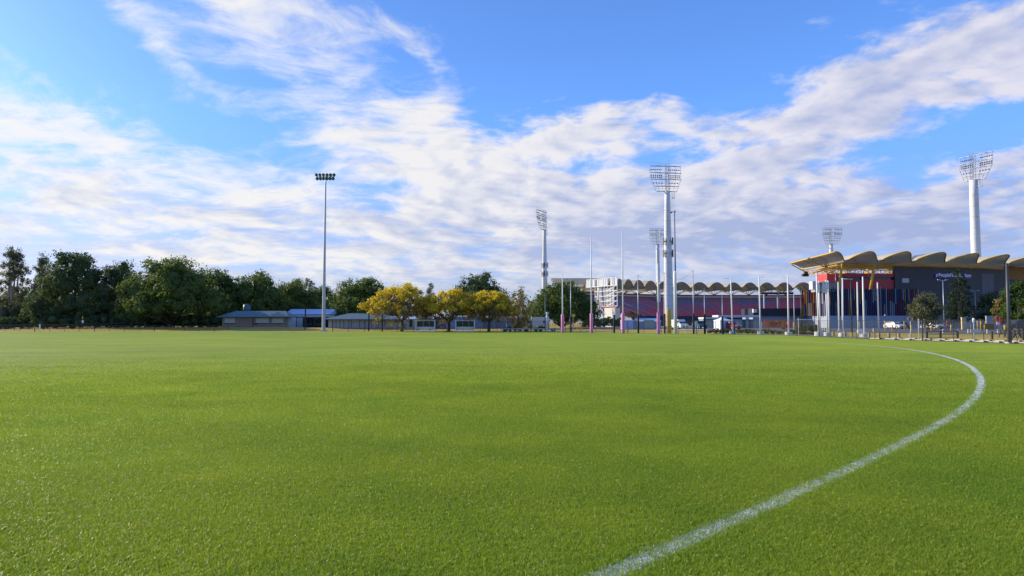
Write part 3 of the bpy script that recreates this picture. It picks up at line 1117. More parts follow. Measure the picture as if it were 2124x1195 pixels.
def scoreboard():
    s = thing('scoreboard', 'white steel scoreboard frame seen from behind beside the fig tree', 'scoreboard', at(1250, 215))
    o = s.location
    A, B = P(1216, 584, 226), P(1280, 575.5, 212)             # top edge, back left to front right
    d = B - A
    L = d.length
    ux = Vector((d.x, d.y, 0)).normalized()
    rz = math.atan2(ux.y, ux.x)
    zt = B.z
    def pt(q, z):
        return Vector((A.x + d.x * q, A.y + d.y * q, z)) - o
    h = 2.5
    n = 14
    for k in range(n):
        if k in (4, 10):
            continue
        q = (k + .5) / n
        MB().box(pt(q, zt - h / 2), (L / n * .80, .12, h), rz).build('panel', 'sheet_white', s)
    for z in (zt - .02, zt - h + .02):
        MB().tube([pt(0, z) + Vector((0, -.15, 0)), pt(1, z) + Vector((0, -.15, 0))], .13, 4).build('rail', 'white_paint', s)
    z0 = zy(635, 213)
    q0 = .30
    for k in range(8):
        q = q0 + (1 - q0) * k / 7
        MB().tube([pt(q, z0), pt(q, zt - .1)], .12 if k in (0, 7) else .085, 4).build('post', 'white_paint', s)
    for k in range(5):
        z = z0 + (zt - h - z0) * k / 4
        MB().tube([pt(q0, z) + Vector((0, -.1, 0)), pt(1, z) + Vector((0, -.1, 0))], .12, 4).build('rail', 'white_paint', s)
        if k < 4:
            zn = z0 + (zt - h - z0) * (k + 1) / 4
            MB().tube([pt(.66, z), pt(.97, zn)], .08, 4).build('brace', 'white_paint', s)
            MB().tube([pt(q0, z) + Vector((0, 2.0, 0)), pt(.8, z) + Vector((0, 2.0, 0))], .1, 4).build('rail', 'galvanised', s)
    for q, dx in ((.39, -.9), (.42, .8)):
        MB().tube([pt(q, .2 - 0) + Vector((dx, -1.5, 0)), pt(q, zt - h - .3)], [.22, .18], 6).build('leg', 'white_paint', s)
    MB().box(pt(.66, z0 - .6), (L * .66, .5, .7), rz).build('beam', 'dark_red', s)
    MB().box(pt(.84, z0 / 2 - .2), (L * .33, 2.0, z0 - .8), rz).build('base_wall', 'off_white', s)
    MB().box(pt(.55, z0 / 2 - .2), (L * .1, 1.2, z0 - .8), rz).build('base_pier', 'pale_blue', s)
    MB().box(pt(.66, (zt - h + z0) / 2) + Vector((.3, 1.0, 0)), (L * .5, .1, (zt - h - z0) * .9), rz).build('backing', 'grey_sheet', s)
    # stair flights
    for (pa, pb) in (((1216, 657), (1226, 646)), ((1226, 646), (1243, 645)), ((1224, 640), (1237, 630)), ((1233, 650), (1250, 640))):
        a, c = P(*pa, 214) - o, P(*pb, 214) - o
        for off in (0, .9):
            MB().tube([a + Vector((0, 0, off)), c + Vector((0, 0, off))], .1, 4).build('stair_rail', 'white_paint', s)
    for q in range(7):
        a = P(1217 + q * 5, 652, 214) - o
        MB().tube([Vector((a.x, a.y, .1)), Vector((a.x, a.y, a.z + 1.6 + .28 * q))], .07, 4).build('stair_post', 'white_paint', s)


scoreboard()

# ------------------------------------------------------------------ floodlight towers
LAMP = MB().lathe([(.08, -.26), (.18, -.05), (.22, .0), (.20, .02)], 8).mesh('lamp', 'lamp_lens')


def tower_proto(label, px, Y, rz, z_head, z_top, r0, r1, group, antennas=False, scale=1.0):
    b = at(px, Y)
    t = thing('floodlight_tower', label, 'floodlight', b, rz, group)
    zh, zt = z_head - b.z, z_top - b.z
    MB().lathe([(r0 * 1.04, 0), (r0, .4), (r0 * .93, zh * .25), (r0 * .82, zh * .5), (r1 * 1.06, zh * .9), (r1, zh)], 24).build('column', 'tower_concrete', t, smooth=True)
    hh = zt - zh
    for k in range(1, int(zh // 3)):
        rr = float(np.interp(k * 3 / zh, [0, .25, .5, .9, 1], [r0 * 1.0, r0 * .93, r0 * .82, r1 * 1.06, r1]))
        MB().lathe([(rr + .008, k * 3), (rr + .015, k * 3 + .03), (rr + .008, k * 3 + .06)], 24).build('joint_ring', 'grey_sheet', t)
    W0, W1 = hh * .78, hh * 1.2                              # width at foot and head of the frame
    lev = [0.0, .20, .47, .72, .985]
    # head mast
    mb = MB()
    for sx in (-.45, .45):
        for sy in (0, .9):
            mb.tube([(sx, sy - .3, zh), (sx, sy - .3, zt)], .07, 4)
    for k in range(10):
        z = zh + hh * k / 10
        mb.tube([(-.45, -.3, z), (.45, -.3, z + hh / 10)], .04, 4)
        mb.tube([(.45, .6, z), (-.45, .6, z + hh / 10)], .04, 4)
    mb.build('mast', 'galvanised', t)
    for f in lev:
        z = zh + hh * f
        w = W0 + (W1 - W0) * min(1, f / .5)
        lean = -1.0 * f
        p = MB()
        p.box((0, lean - .35, z), (w, .6, .07))
        p.tube([(-w / 2, lean - .72, z + .95), (w / 2, lean - .72, z + .95)], .03, 4)
        p.build('platform', 'galvanised', t)
        for sx in (-1, 1):
            MB().tube([(sx * .45, .5, z), (sx * w * .42, lean - .3, z - .02)], .04, 4).build('strut', 'galvanised', t)
    mb = MB()
    for sx in (-1, 1):
        mb.tube([(sx * W0 / 2, -.7, zh), (sx * W1 / 2, -1.2, zh + hh * .5), (sx * W1 / 2, -1.7, zt)], .06, 4)
        for q in (.33, .66):
            mb.tube([(sx * W0 / 2 * q, -.7, zh), (sx * W1 / 2 * q, -1.2, zh + hh * .5), (sx * W1 / 2 * q, -1.7, zt)], .045, 4)
    mb.build('frame', 'galvanised', t)
    rows = [(.34, 4), (.56, 6), (.64, 6), (.86, 6)]
    for f, n in rows:
        w = (W0 + (W1 - W0) * min(1, f / .5)) / 2
        for sx in (-1, 1):
            for k in range(n):
                xx = sx * (w * .17 + (w * .80) * (k + .5) / n)
                inst('lamp', LAMP, t, (xx, -1.0 * f - .95, zh + hh * f), rot=(math.radians(115), 0, 0))
    cg = MB()
    for sx in (-.35, .35):
        for sy in (-.35, .35):
            cg.tube([(-1.7 + sx, sy, zh - 1.9), (-1.7 + sx, sy, zh)], .04, 4)
    cg.box((-1.7, 0, zh - 1.9), (.8, .8, .08))
    cg.build('ladder_cage', 'galvanised', t)
    if antennas:
        for z, n in ((zh * .63, 6), (zh * .54, 6)):
            rr = r0 * .80
            for k in range(n):
                w = 2 * math.pi * k / n + .3
                MB().box(((rr + .35) * math.cos(w), (rr + .35) * math.sin(w), z), (.22, .36, 2.0), w).build('antenna', 'sheet_white' if k % 2 else 'dark_steel', t)
            MB().lathe([(rr + .15, z - .08), (rr + .2, z), (rr + .15, z + .08)], 16).build('antenna_ring', 'galvanised', t)
    return t


G = 'floodlight towers around the stadium'
# heads face the pitch centre, roughly beyond and right of the goal end
tower_proto('tall white floodlight tower with antennas and a ladder cage, behind the yellow padded post', 1387.5, 190, math.pi + .12, zy(397, 190), zy(342, 190), 1.36, .76, G, True)
tower_proto('white floodlight tower rising out of the near stand roof above the lettered wall', 2030, 183, math.pi - 1.15, zy(374, 183), zy(320, 183), 1.42, 1.0, G)
tower_proto('white floodlight tower with antennas rising behind the fig tree near the goal', 1130, 262, math.pi + 1.12, zy(477, 262), zy(437, 262), 1.25, .66, G, True)
tower_proto('smaller looking floodlight tower half hidden behind the tall one', 1366, 326, .1, zy(507, 326), zy(475, 326), 1.2, .8, G)
tower_proto('floodlight tower showing its head above the pointed end of the scalloped roof', 1728, 322, .0, zy(506, 322), zy(473, 322), 1.2, .8, G)
tower_proto('floodlight tower of which only one end of the lamp frame shows', 2146, 240, 1.0, zy(440, 240), zy(404, 240), 1.3, .9, G)
#SPLIT

# ------------------------------------------------------------------ trees and plants
def leaf_cloud(rng, lobes, n, size, clump, shell=.55, up=.35, mats=1, droop=0.0, k_clump=None):
    """lobes: (cx,cy,cz,rx,ry,rz). Leaf quads gathered in clumps near the lobe surfaces."""
    lobes = np.array(lobes, float)
    area = (lobes[:, 3] * lobes[:, 4] + lobes[:, 3] * lobes[:, 5]) ** 1.0
    K = k_clump or max(12, n // 28)
    li = rng.choice(len(lobes), K, p=area / area.sum())
    d = rng.normal(size=(K, 3))
    d[:, 2] += up
    d /= np.linalg.norm(d, axis=1)[:, None]
    rad = shell + (1 - shell) * rng.random(K) ** .5
    cc = lobes[li, :3] + d * lobes[li, 3:] * rad[:, None]
    ci = rng.integers(0, K, n)
    cr = clump * rng.uniform(.6, 1.4, K)
    off = rng.normal(size=(n, 3)) * (cr[ci])[:, None] * np.array([.55, .55, .42])
    p = cc[ci] + off
    p[:, 2] -= droop * rng.random(n)
    nr = d[ci] * .7 + off / (np.linalg.norm(off, axis=1)[:, None] + 1e-6) * .5 + rng.normal(size=(n, 3)) * .45
    nr /= np.linalg.norm(nr, axis=1)[:, None]
    t = np.cross(nr, rng.normal(size=(n, 3)))
    t /= np.linalg.norm(t, axis=1)[:, None]
    bt = np.cross(nr, t)
    s = size * rng.uniform(.6, 1.35, n)
    t *= (s * .5)[:, None]
    bt *= (s * .30)[:, None]
    bend = nr * (s * .12)[:, None]
    v = np.empty((n, 4, 3))
    v[:, 0], v[:, 1], v[:, 2], v[:, 3] = p - t - bend, p + bt, p + t - bend, p - bt
    return v.reshape(-1, 3)


def quads_mesh(name, v, material, core=None):
    n = len(v) // 4
    if core is not None:
        cv, cf = core
    else:
        cv, cf = np.zeros((0, 3)), []
    me = bpy.data.meshes.new(name)
    allv = np.concatenate([v, cv]) if len(cv) else v
    nf = n + len(cf)
    me.vertices.add(len(allv))
    me.vertices.foreach_set('co', allv.astype(np.float32).ravel())
    me.loops.add(nf * 4)
    idx = np.arange(n * 4)
    if len(cf):
        idx = np.concatenate([idx, (np.array(cf) + n * 4).ravel()])
    me.loops.foreach_set('vertex_index', idx.astype(np.int32))
    me.polygons.add(nf)
    me.polygons.foreach_set('loop_start', np.arange(0, nf * 4, 4).astype(np.int32))
    me.materials.append(MAT[material])
    me.update(calc_edges=True)
    me.validate()
    return me


def lobe_core(lobes, k=.62, rng=None):
    vs, fs = [], []
    nu, nv = 8, 5
    for (x, y, z, a, b_, c) in lobes:
        o = len(vs)
        for j in range(nv + 1):
            ph = math.pi * (j / nv) - math.pi / 2
            for i in range(nu):
                th = 2 * math.pi * i / nu
                q = k * (1 + (rng.uniform(-.12, .12) if rng is not None else 0))
                vs.append((x + a * q * math.cos(ph) * math.cos(th), y + b_ * q * math.cos(ph) * math.sin(th), z + c * q * math.sin(ph)))
        for j in range(nv):
            for i in range(nu):
                i2 = (i + 1) % nu
                fs.append((o + j * nu + i, o + j * nu + i2, o + (j + 1) * nu + i2, o + (j + 1) * nu + i))
    return np.array(vs), fs


def limbs(mb, rng, base_r, fork, targets, sides=7, wob=.5, tip=.05, lean=(0, 0)):
    """trunk to a fork, then bent tapering limbs to the targets"""
    f = Vector((lean[0], lean[1], fork))
    mb.tube([(0, 0, -.3), (0, 0, .15), f * .5 + Vector((rng.normal() * .1, 0, 0)), f], [base_r * 1.5, base_r * 1.15, base_r * .95, base_r * .85], sides + 2)
    for tg in targets:
        tg = Vector(tg)
        m1 = f.lerp(tg, .35) + Vector((rng.normal() * wob, rng.normal() * wob, -.05 * (tg - f).length))
        m2 = f.lerp(tg, .7) + Vector((rng.normal() * wob, rng.normal() * wob, .02 * (tg - f).length))
        r = base_r * rng.uniform(.42, .6)
        mb.tube([f - Vector((0, 0, .15)), m1, m2, tg], [r, r * .75, r * .5, tip], sides)


GRP_T = 'trees around the playing field'


def dome_lobes(rng, Wd, Ht, base, n, depth=.8, flat=1.0):
    """lobes spread over a dome Wd wide, from base height up to Ht"""
    out = []
    hr = (Ht - base)
    for k in range(n):
        a = 2 * math.pi * (k * .618034) + rng.uniform(-.3, .3)
        q = math.sqrt((k + .5) / n)
        x, y = q * math.cos(a) * Wd * .43, q * math.sin(a) * Wd * .40 * depth
        top = base + hr * (1 - .55 * q ** 2.2) * rng.uniform(.90, 1.0)
        r = Wd * rng.uniform(.15, .21)
        rz = min(hr * .38, r * rng.uniform(.75, 1.0))
        out.append((x, y, top - rz, r, r * .95, rz))
        if q > .55:                                          # skirts
            out.append((x * 1.08, y * 1.08, base + rz * .75 + rng.uniform(0, hr * .15), r * .9, r * .85, rz * .8))
    return out


def tree(name, label, px, Y, wpx, top_py, leaf, n, size=.42, clump=1.0, base_f=.2, nl=11, core=.66, seed=1, bark='bark', trunk_r=None, depth=.8, cat='tree', shell=.6, group=GRP_T):
    rng = np.random.default_rng(seed)
    b = at(px, Y)
    t = thing(name, label, cat, b, 0, group)
    Wd, Ht = wpx / F * Y, zy(top_py, Y) - b.z
    lb = dome_lobes(rng, Wd, Ht * 1.02, Ht * base_f, nl, depth)
    v = leaf_cloud(rng, lb, n, size, clump, shell)
    me = quads_mesh('crown', v, leaf, lobe_core(lb, core, rng) if core else None)
    inst('crown', me, t)
    mb = MB()
    R = trunk_r or Ht * .028
    tg = [(l[0] * .9, l[1] * .9, l[2]) for l in lb[::2][:9]]
    limbs(mb, rng, R, Ht * base_f * .55, tg, wob=Ht * .02)
    mb.build('trunk', bark, t, smooth=True)
    return t


FIGS = [
    ('fig_tree', 'very dark broad fig tree with the highest crown, next to the thin gums', 150, 150, 140, 519, 'leaf_dark', 15000, 11),
    ('fig_tree', 'dark round topped tree squeezed between the highest fig and the brighter one', 246, 156, 96, 540, 'leaf_dark', 9000, 12),
    ('fig_tree', 'spreading fig tree with sunlit green top beside the brick hut', 352, 142, 178, 530, 'leaf_fig', 17000, 13),
    ('fig_tree', 'green tree sloping down from the sunlit fig behind the brick hut', 446, 158, 96, 551, 'leaf_fig', 8000, 14),
    ('fig_tree', 'wide dark fig tree directly behind the brick hut roof', 527, 160, 140, 562, 'leaf_fig', 13000, 15),
    ('fig_tree', 'lower dark tree behind the blue roofed shed', 606, 168, 96, 574, 'leaf_fig', 8000, 16),
    ('fig_tree', 'dark tree behind the slim lamp pole', 664, 182, 80, 588, 'leaf_dark', 6000, 17),
    ('fig_tree', 'spreading dark fig tree between the slim lamp pole and the yellow trees', 748, 162, 134, 571, 'leaf_fig', 13000, 18),
    ('fig_tree', 'dense dark dome shaped tree rising behind the yellow trees', 994, 172, 116, 564, 'leaf_dark', 11000, 19),
    ('fig_tree', 'big round dark fig tree behind the goal posts, next to the scoreboard', 1165, 152, 128, 578, 'leaf_fig', 14000, 20),
]
for nm, lab, px, Y, w, top, lf, n, sd in FIGS:
    tree(nm, lab, px, Y, w * 1.06, top, lf, int(n * 1.25), .46, .85, .07, 15, .5, sd)
tree('leafy_tree', 'bright green broad tree by the dark rust coloured stadium wall', 2112, 118, 52, 578, 'leaf_bright', 7000, .34, .6, .14, 8, .6, 31, group='trees by the car park')
tree('leafy_tree', 'olive brown tree beside the red signs', 2079, 126, 28, 618, 'leaf_olive', 3500, .32, .5, .22, 6, .45, 32, group='trees by the car park')
tree('leafy_tree', 'dark tree in the shade of the lettered stadium wall', 2051, 158, 44, 606, 'leaf_dark', 4500, .4, .7, .16, 7, .6, 33, group='trees by the car park')
tree('leafy_tree', 'small brownish tree behind the dark parked car', 2122, 128, 30, 640, 'leaf_olive', 2500, .32, .5, .2, 5, .45, 34, group='trees by the car park')


def gum(label, px, Y, wpx, top_py, seed, n=4200, leaf='leaf_gum', base_f=.18, multi=4, group=GRP_T, size=.36, nl=16):
    rng = np.random.default_rng(seed)
    b = at(px, Y)
    t = thing('gum_tree', label, 'tree', b, 0, group)
    Wd, Ht = wpx / F * Y, zy(top_py, Y) - b.z
    lb = []
    for k in range(nl):
        h = base_f + (1 - base_f) * (k + .5) / nl
        q = math.sin(math.pi * min(1, (h - base_f) / (1 - base_f) * .8 + .18))
        a = k * 2.4
        r = Wd * rng.uniform(.19, .28)
        lb.append((math.cos(a) * Wd * .3 * q, math.sin(a) * Wd * .3 * q, Ht * h - r * .3, r, r, r * .9))
    v = leaf_cloud(rng, lb, n, size, .55, .25, .2, droop=.5)
    inst('crown', quads_mesh('crown', v, leaf), t)
    mb = MB()
    for k in range(multi):
        a = k * 2 * math.pi / multi + rng.uniform(0, 1)
        top = Vector((math.cos(a) * Wd * .16, math.sin(a) * Wd * .16, Ht * rng.uniform(.7, .92)))
        m1 = top * .4 + Vector((math.cos(a) * Wd * .06, 0, 0))
        r = Ht * .016
        mb.tube([(math.cos(a) * .2, math.sin(a) * .2, -.2), m1, top * .72, top], [r * 1.5, r, r * .6, .04], 6)
    for l in lb:
        mb.tube([Vector((0, 0, l[2] - l[5] * 1.2)) * .9, Vector(l[:3])], [.07, .03], 4)
    mb.build('trunk', 'bark_pale', t, smooth=True)
    return t


gum('tall thin grey green gum tree with sky showing through, taller of the pair', 24, 166, 66, 516, 41, 11000)
gum('slender gum tree with sky showing through, next to the very dark fig', 84, 168, 44, 526, 42, 7000)
gum('pale gum crown peeping over the dark trees behind the slim lamp pole', 640, 196, 50, 576, 43, 3600)
gum('small sparse gum crown behind the yellow trees', 893, 200, 28, 587, 44, 1500)
gum('small open tree with thin dark limbs between yellow trees and goal posts', 1078, 126, 62, 598, 45, 2200, 'leaf_olive')
gum('pale trunked gum tree with loose grey green crown before the striped fins', 1923, 122, 66, 608, 46, 6500, 'leaf_gum', .30, 4, 'trees by the car park', .30, 18)


def yellow_tree(label, px, Y, wpx, top_py, seed):
    rng = np.random.default_rng(seed)
    b = at(px, Y)
    t = thing('yellow_flowering_tree', label, 'tree', b, 0, 'yellow flowering trees along the far fence')
    Wd, Ht = wpx / F * Y, zy(top_py, Y) - b.z
    lb, under = [], []
    n = 34
    for k in range(n):
        a = 2 * math.pi * k * .618034
        q = math.sqrt((k + .5) / n)
        x, y = q * math.cos(a) * Wd * .47, q * math.sin(a) * Wd * .43
        top = Ht * (1 - .46 * q ** 2.0) * rng.uniform(.93, 1.0)
        r = Wd * rng.uniform(.060, .10)
        if rng.random() < .84:
            lb.append((x, y, top - r * .6, r, r, r * .62))
        under.append((x * .84, y * .84, top - r * 2.1, r * 1.2, r * 1.2, r * 1.2))
    lit = [l for l in lb if (l[0] < Wd * .24 and l[2] > Ht * .48) or rng.random() < .4]  # real yellow bloom, kept mostly to the sunward top: sunlight put into the colour
    rest = [l for l in lb if l not in lit]  # lobes turned from the sun go olive, their shade put into the colour
    inst('lit_flower_crown', quads_mesh('lit_flower_crown', leaf_cloud(rng, lit, 11000, .31, .46, .3, .6), 'leaf_yellow'), t)
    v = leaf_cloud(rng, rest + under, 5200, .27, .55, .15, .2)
    inst('shaded_leaf_crown', quads_mesh('shaded_leaf_crown', v, 'leaf_olive'), t)
    mb = MB()
    f = Ht * .24
    R = Ht * .034
    mains = []
    for k in range(5):
        a = k * 2 * math.pi / 5 + rng.uniform(-.2, .4)
        e = Vector((math.cos(a) * Wd * .22, math.sin(a) * Wd * .22, Ht * rng.uniform(.5, .62)))
        mains.append(e)
    mb.tube([(0, 0, -.2), (0, 0, .2), (.05, 0, f)], [R * 1.4, R * 1.1, R], 9)
    for e in mains:
        mb.tube([(.05, 0, f - .2), Vector((0, 0, f)).lerp(e, .5) + Vector((e.x * .12, e.y * .12, -.1)), e], [R * .62, R * .5, R * .3], 7)
    mb.build('trunk', 'bark_dry', t, smooth=True)
    tw = MB()
    for l in lb + under:
        e = min(mains, key=lambda q: (q - Vector(l[:3])).length)
        p = Vector(l[:3])
        m1 = e.lerp(p, .5) + Vector(rng.normal(size=3) * .3)
        tw.tube([e, m1, p], [.075, .05, .025], 4, cap=False)
        for _ in range(6):
            q = p + Vector(rng.normal(size=3)) * l[3] * .8
            tw.tube([m1.lerp(p, rng.uniform(.1, .9)), q], [.03, .014], 3, cap=False)
    tw.build('twigs', 'bark_dry', t)
    return t


yellow_tree('widest yellow flowering tree with domed crown, beside the grey hall', 833, 124, 168, 588, 51)
yellow_tree('yellow flowering tree standing between the two dugouts', 931, 124, 152, 597, 52)
yellow_tree('narrower yellow flowering tree just past the second dugout', 1014, 123, 122, 601, 53)


def pine(label, px, Y, wpx, top_py, seed):
    rng = np.random.default_rng(seed)
    b = at(px, Y)
    t = thing('conifer_tree', label, 'tree', b, 0, 'trees by the car park')
    Wd, Ht = wpx / F * Y, zy(top_py, Y) - b.z
    mb = MB().tube([(0, 0, -.2), (0, 0, Ht * .5), (0, 0, Ht * .99)], [Ht * .02, Ht * .013, .03], 7)
    lb = []
    for k in range(22):
        h = .12 + .86 * k / 22
        R = Wd * .5 * (1 - h) ** .75 + .15
        for j in range(6):
            a = k * 1.1 + j * math.pi / 3 + rng.uniform(-.2, .2)
            e = Vector((math.cos(a) * R, math.sin(a) * R, Ht * h + R * .18))
            mb.tube([(0, 0, Ht * h), e], [.05, .02], 4, cap=False)
            for q in (.4, .72, .98):
                lb.append((e.x * q, e.y * q, Ht * h + R * .18 * q, R * .17 + .12, R * .17 + .12, .20))
    mb.build('trunk', 'bark', t, smooth=True)
    inst('crown', quads_mesh('crown', leaf_cloud(rng, lb, 8500, .30, .26, .2, .1), 'leaf_pine'), t)


pine('tall dark conifer standing in front of the lettered stadium wall', 1992, 148, 66, 555, 61)


def palm(label, px, Y, top_py):
    rng = np.random.default_rng(71)
    b = at(px, Y)
    t = thing('palm_tree', label, 'palm', b, 0, None)
    Ht = zy(top_py, Y) - b.z
    MB().tube([(0, 0, -.2), (.05, 0, Ht * .35), (0, 0, Ht * .6)], [.38, .30, .34], 10).build('trunk', 'bark', t, smooth=True)
    for k in range(26):
        a = k * 2.4
        el = rng.uniform(-.35, 1.35)
        L = rng.uniform(1.7, 2.3)
        mb = MB()
        pts = []
        for i in range(6):
            q = i / 5
            r = L * (q * math.cos(el) + .25 * q * q)
            pts.append(Vector((math.cos(a) * r, math.sin(a) * r, Ht * .6 + L * (q * math.sin(el) - .55 * q * q))))
        sx = Vector((-math.sin(a), math.cos(a), 0))
        for i in range(5):
            for sgn in (-1, 1):
                for j in range(2):
                    p = pts[i].lerp(pts[i + 1], j * .5)
                    d = (pts[i + 1] - pts[i]).normalized()
                    tipp = p + sx * sgn * (.42 * (1 - abs(i / 5 - .4))) + d * .28 - Vector((0, 0, .12))
                    mb.add([p, p + d * .13, tipp], [(0, 1, 2)])
        mb.tube(pts, .03, 4, cap=False)
        mb.build('frond', 'leaf_palm', t)


palm('short stout palm tree before the far red seats', 1313, 152, 634)


def shrub(label, px, Y, wpx, hpx, leaf, seed, group, n=900, size=.24, name='shrub'):
    rng = np.random.default_rng(seed)
    b = at(px, Y)
    t = thing(name, label, 'shrub', b, 0, group)
    Wd, Ht = wpx / F * Y, hpx / F * Y
    lb = []
    for k in range(7):
        a = k * 2.4
        r = Wd * rng.uniform(.18, .26)
        lb.append((math.cos(a) * Wd * .28 * (k > 0), math.sin(a) * Wd * .22 * (k > 0), Ht * rng.uniform(.36, .58), r, r, Ht * .44))
    inst('foliage', quads_mesh('foliage', leaf_cloud(rng, lb, n, size, min(.3, Ht * .2), .35), leaf, lobe_core(lb, .55, rng)), t)
    mb = MB()
    for l in lb:
        mb.tube([(l[0] * .3, l[1] * .3, -.1), (l[0], l[1], l[2])], [.05, .02], 4)
    mb.build('stem', 'bark', t)


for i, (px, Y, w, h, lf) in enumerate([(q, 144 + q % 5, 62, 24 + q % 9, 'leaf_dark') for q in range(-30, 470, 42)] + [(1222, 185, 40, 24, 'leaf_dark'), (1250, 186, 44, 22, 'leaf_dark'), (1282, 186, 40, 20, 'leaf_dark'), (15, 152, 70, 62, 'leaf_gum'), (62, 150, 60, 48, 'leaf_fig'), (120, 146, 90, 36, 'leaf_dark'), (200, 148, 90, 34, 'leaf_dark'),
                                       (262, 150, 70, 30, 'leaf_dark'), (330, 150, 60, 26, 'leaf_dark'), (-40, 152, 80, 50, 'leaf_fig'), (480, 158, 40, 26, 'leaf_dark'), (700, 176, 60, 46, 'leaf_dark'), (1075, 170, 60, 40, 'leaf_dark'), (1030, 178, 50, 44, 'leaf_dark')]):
    near_ = min([(24, 'the taller gum'), (84, 'the slender gum'), (150, 'the very dark highest fig'), (246, 'the dark round topped tree'), (352, 'the sunlit spreading fig'), (446, 'the tree sloping down to the brick hut'), (690, 'the fig by the slim lamp pole'), (1050, 'the trees behind the low grey shed'), (1250, 'the white scoreboard frame')], key=lambda q: abs(q[0] - px))[1]
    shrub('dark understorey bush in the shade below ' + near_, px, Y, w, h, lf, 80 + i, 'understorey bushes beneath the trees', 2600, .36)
for i, (px, Y, w, h) in enumerate([(393, 150, 34, 28), (440, 152, 34, 24), (463, 152, 26, 30)]):
    shrub('sunlit yellow green bush under the spreading fig tree', px, Y, w, h, 'leaf_bright', 100 + i, 'sunlit bushes beside the brick hut', 1800, .28)
for i in range(17):
    px = 1472 + i * 13.2
    shrub('low straggly hedge plant beside the path, before the ' + ('kiosk row and blue car' if px < 1485 else 'white gazebo and red car' if px < 1530 else 'kiosk row end' if px < 1580 else 'orange banner' if px < 1634 else 'orange red car'), px, edge_y(px) + 7.5, 19, 6 + (i * 7 % 4), 'leaf_hedge', 120 + i, 'low hedge plants along the path', 700, .16)
for i, px in enumerate((1048, 1058, 1070, 1092, 1112, 1122, 1148)):
    shrub('small garden plant behind the low cream rail', px, 121, 11, 8 + i % 3 * 3, 'leaf_hedge', 150 + i, 'garden plants behind the cream rail', 420, .16)
for i, px in enumerate((1665, 1686)):
    shrub('bigger yellow green bush beside the white topped gate frame', px, 99, 26, 17, 'leaf_hedge', 160 + i, 'bushes by the gate frame', 1100, .2)
#SPLIT

def woodland():
    rng = np.random.default_rng(5)
    lb = []
    for k in range(60):
        px = -160 + k * 17.5
        Y = 196 + rng.uniform(-8, 14)
        h = max(3.5, zy(float(np.interp(px, [-160, 120, 420, 560, 800, 900], [600, 590, 585, 600, 612, 640])), Y) * rng.uniform(.8, 1.0))
        x = gx(px, Y)
        lb.append((x, Y, h * .55 + .3, 3.4, 3.0, h * .45))
        lb.append((x + 1, Y - 3, h * .25 + .3, 3.2, 2.6, h * .3))
    v = leaf_cloud(rng, lb, 30000, .7, .9, .5)
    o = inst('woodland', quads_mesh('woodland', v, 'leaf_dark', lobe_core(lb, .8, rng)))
    tag(o, 'far dark belt of woodland behind the fig trees', kind='stuff')


woodland()

# ------------------------------------------------------------------ clubhouses, sheds, dugouts
def hip_roof(mb, w, d, z0, z1, ov=.5, hipl=2.0, hipr=2.0, m=0, th=.12):
    a, c = w / 2 + ov, d / 2 + ov
    vs = [(-a, -c, z0), (a, -c, z0), (a, c, z0), (-a, c, z0), (-a + hipl, 0, z1), (a - hipr, 0, z1)]
    fs = [(0, 1, 5, 4), (2, 3, 4, 5), (1, 2, 5), (3, 0, 4)]
    mb.add(vs, fs, m)
    mb.box((0, 0, z0 - th / 2 - .003), (2 * a, 2 * c, th), 0, m)
    return mb


def brick_hut():
    Y = 138.0
    b = at(536, Y + 3)
    t = thing('brick_clubhouse', 'low brick hut with dark teal roof and three pale shuttered openings', 'building', b, .04)
    k = Y / F
    w, d = 128 * k, 6.0
    ze, zr = zy(657, Y) - b.z, zy(644.5, Y) - b.z
    MB().box((0, 0, ze / 2 - .2), (w, d, ze + .4)).build('wall', 'brickwork', t)
    hip_roof(MB(), w, d, ze, zr, .9, 2.6, 1.6).build('roof', 'teal_roof', t)
    MB().add([(w / 2 - 3.0, -d / 2 - .92, ze + .02), (w / 2 + .8, -d / 2 - .92, ze + .02), (w / 2 - 1.2, -d / 2 - .92, zr - .25), (w / 2 - 3.0, -d / 2 + .5, ze + .02), (w / 2 + .8, -d / 2 + .5, ze + .02), (w / 2 - 1.2, -d / 2 + .5, zr - .25)],
             [(0, 1, 2), (0, 2, 5, 3), (1, 4, 5, 2)]).build('gable', 'grey_sheet', t)
    for a, c in ((477, 498), (541, 567), (574, 597)):
        x = ((a + c) / 2 - 536) * k
        f = MB().box((x, -d / 2 - .03, ze - .80), ((c - a) * k, .08, 1.0)).build('shutter', 'shutter', t)
        MB().box((x, -d / 2 - .07, ze - 1.36), ((c - a) * k + .2, .2, .1)).build('sill', 'dark_steel', f)
    MB().box((-1.5 * k, -d / 2 - .04, ze / 2), (.14, .1, ze - .1)).build('downpipe', 'dark_steel', t)
    MB().box((4 * k, -d / 2 - .02, .55), (.9, .06, .3)).build('vent', 'dark_steel', t)
    MB().box((w / 2 + .65, -1.5, ze / 2 - .1), (1.25, .1, ze - .1)).build('door', 'pale_wall', t)
    tk = thing('water_tank', 'round teal water tank on a stand above the brick hut roof', 'tank', at(511, 146))
    z0 = zy(646, 146) - tk.location.z
    z1 = zy(631, 146) - tk.location.z
    MB().lathe([(.74, z0), (.76, z0 + .5), (.72, z1 - .15), (.3, z1), (.1, z1 + .02)], 16).build('tank', 'teal_steel', tk, smooth=True)
    for sx in (-.55, .55):
        for sy in (-.5, .5):
            MB().tube([(sx, sy, -.2), (sx, sy, z0)], .07, 6).build('leg', 'teal_steel', tk)


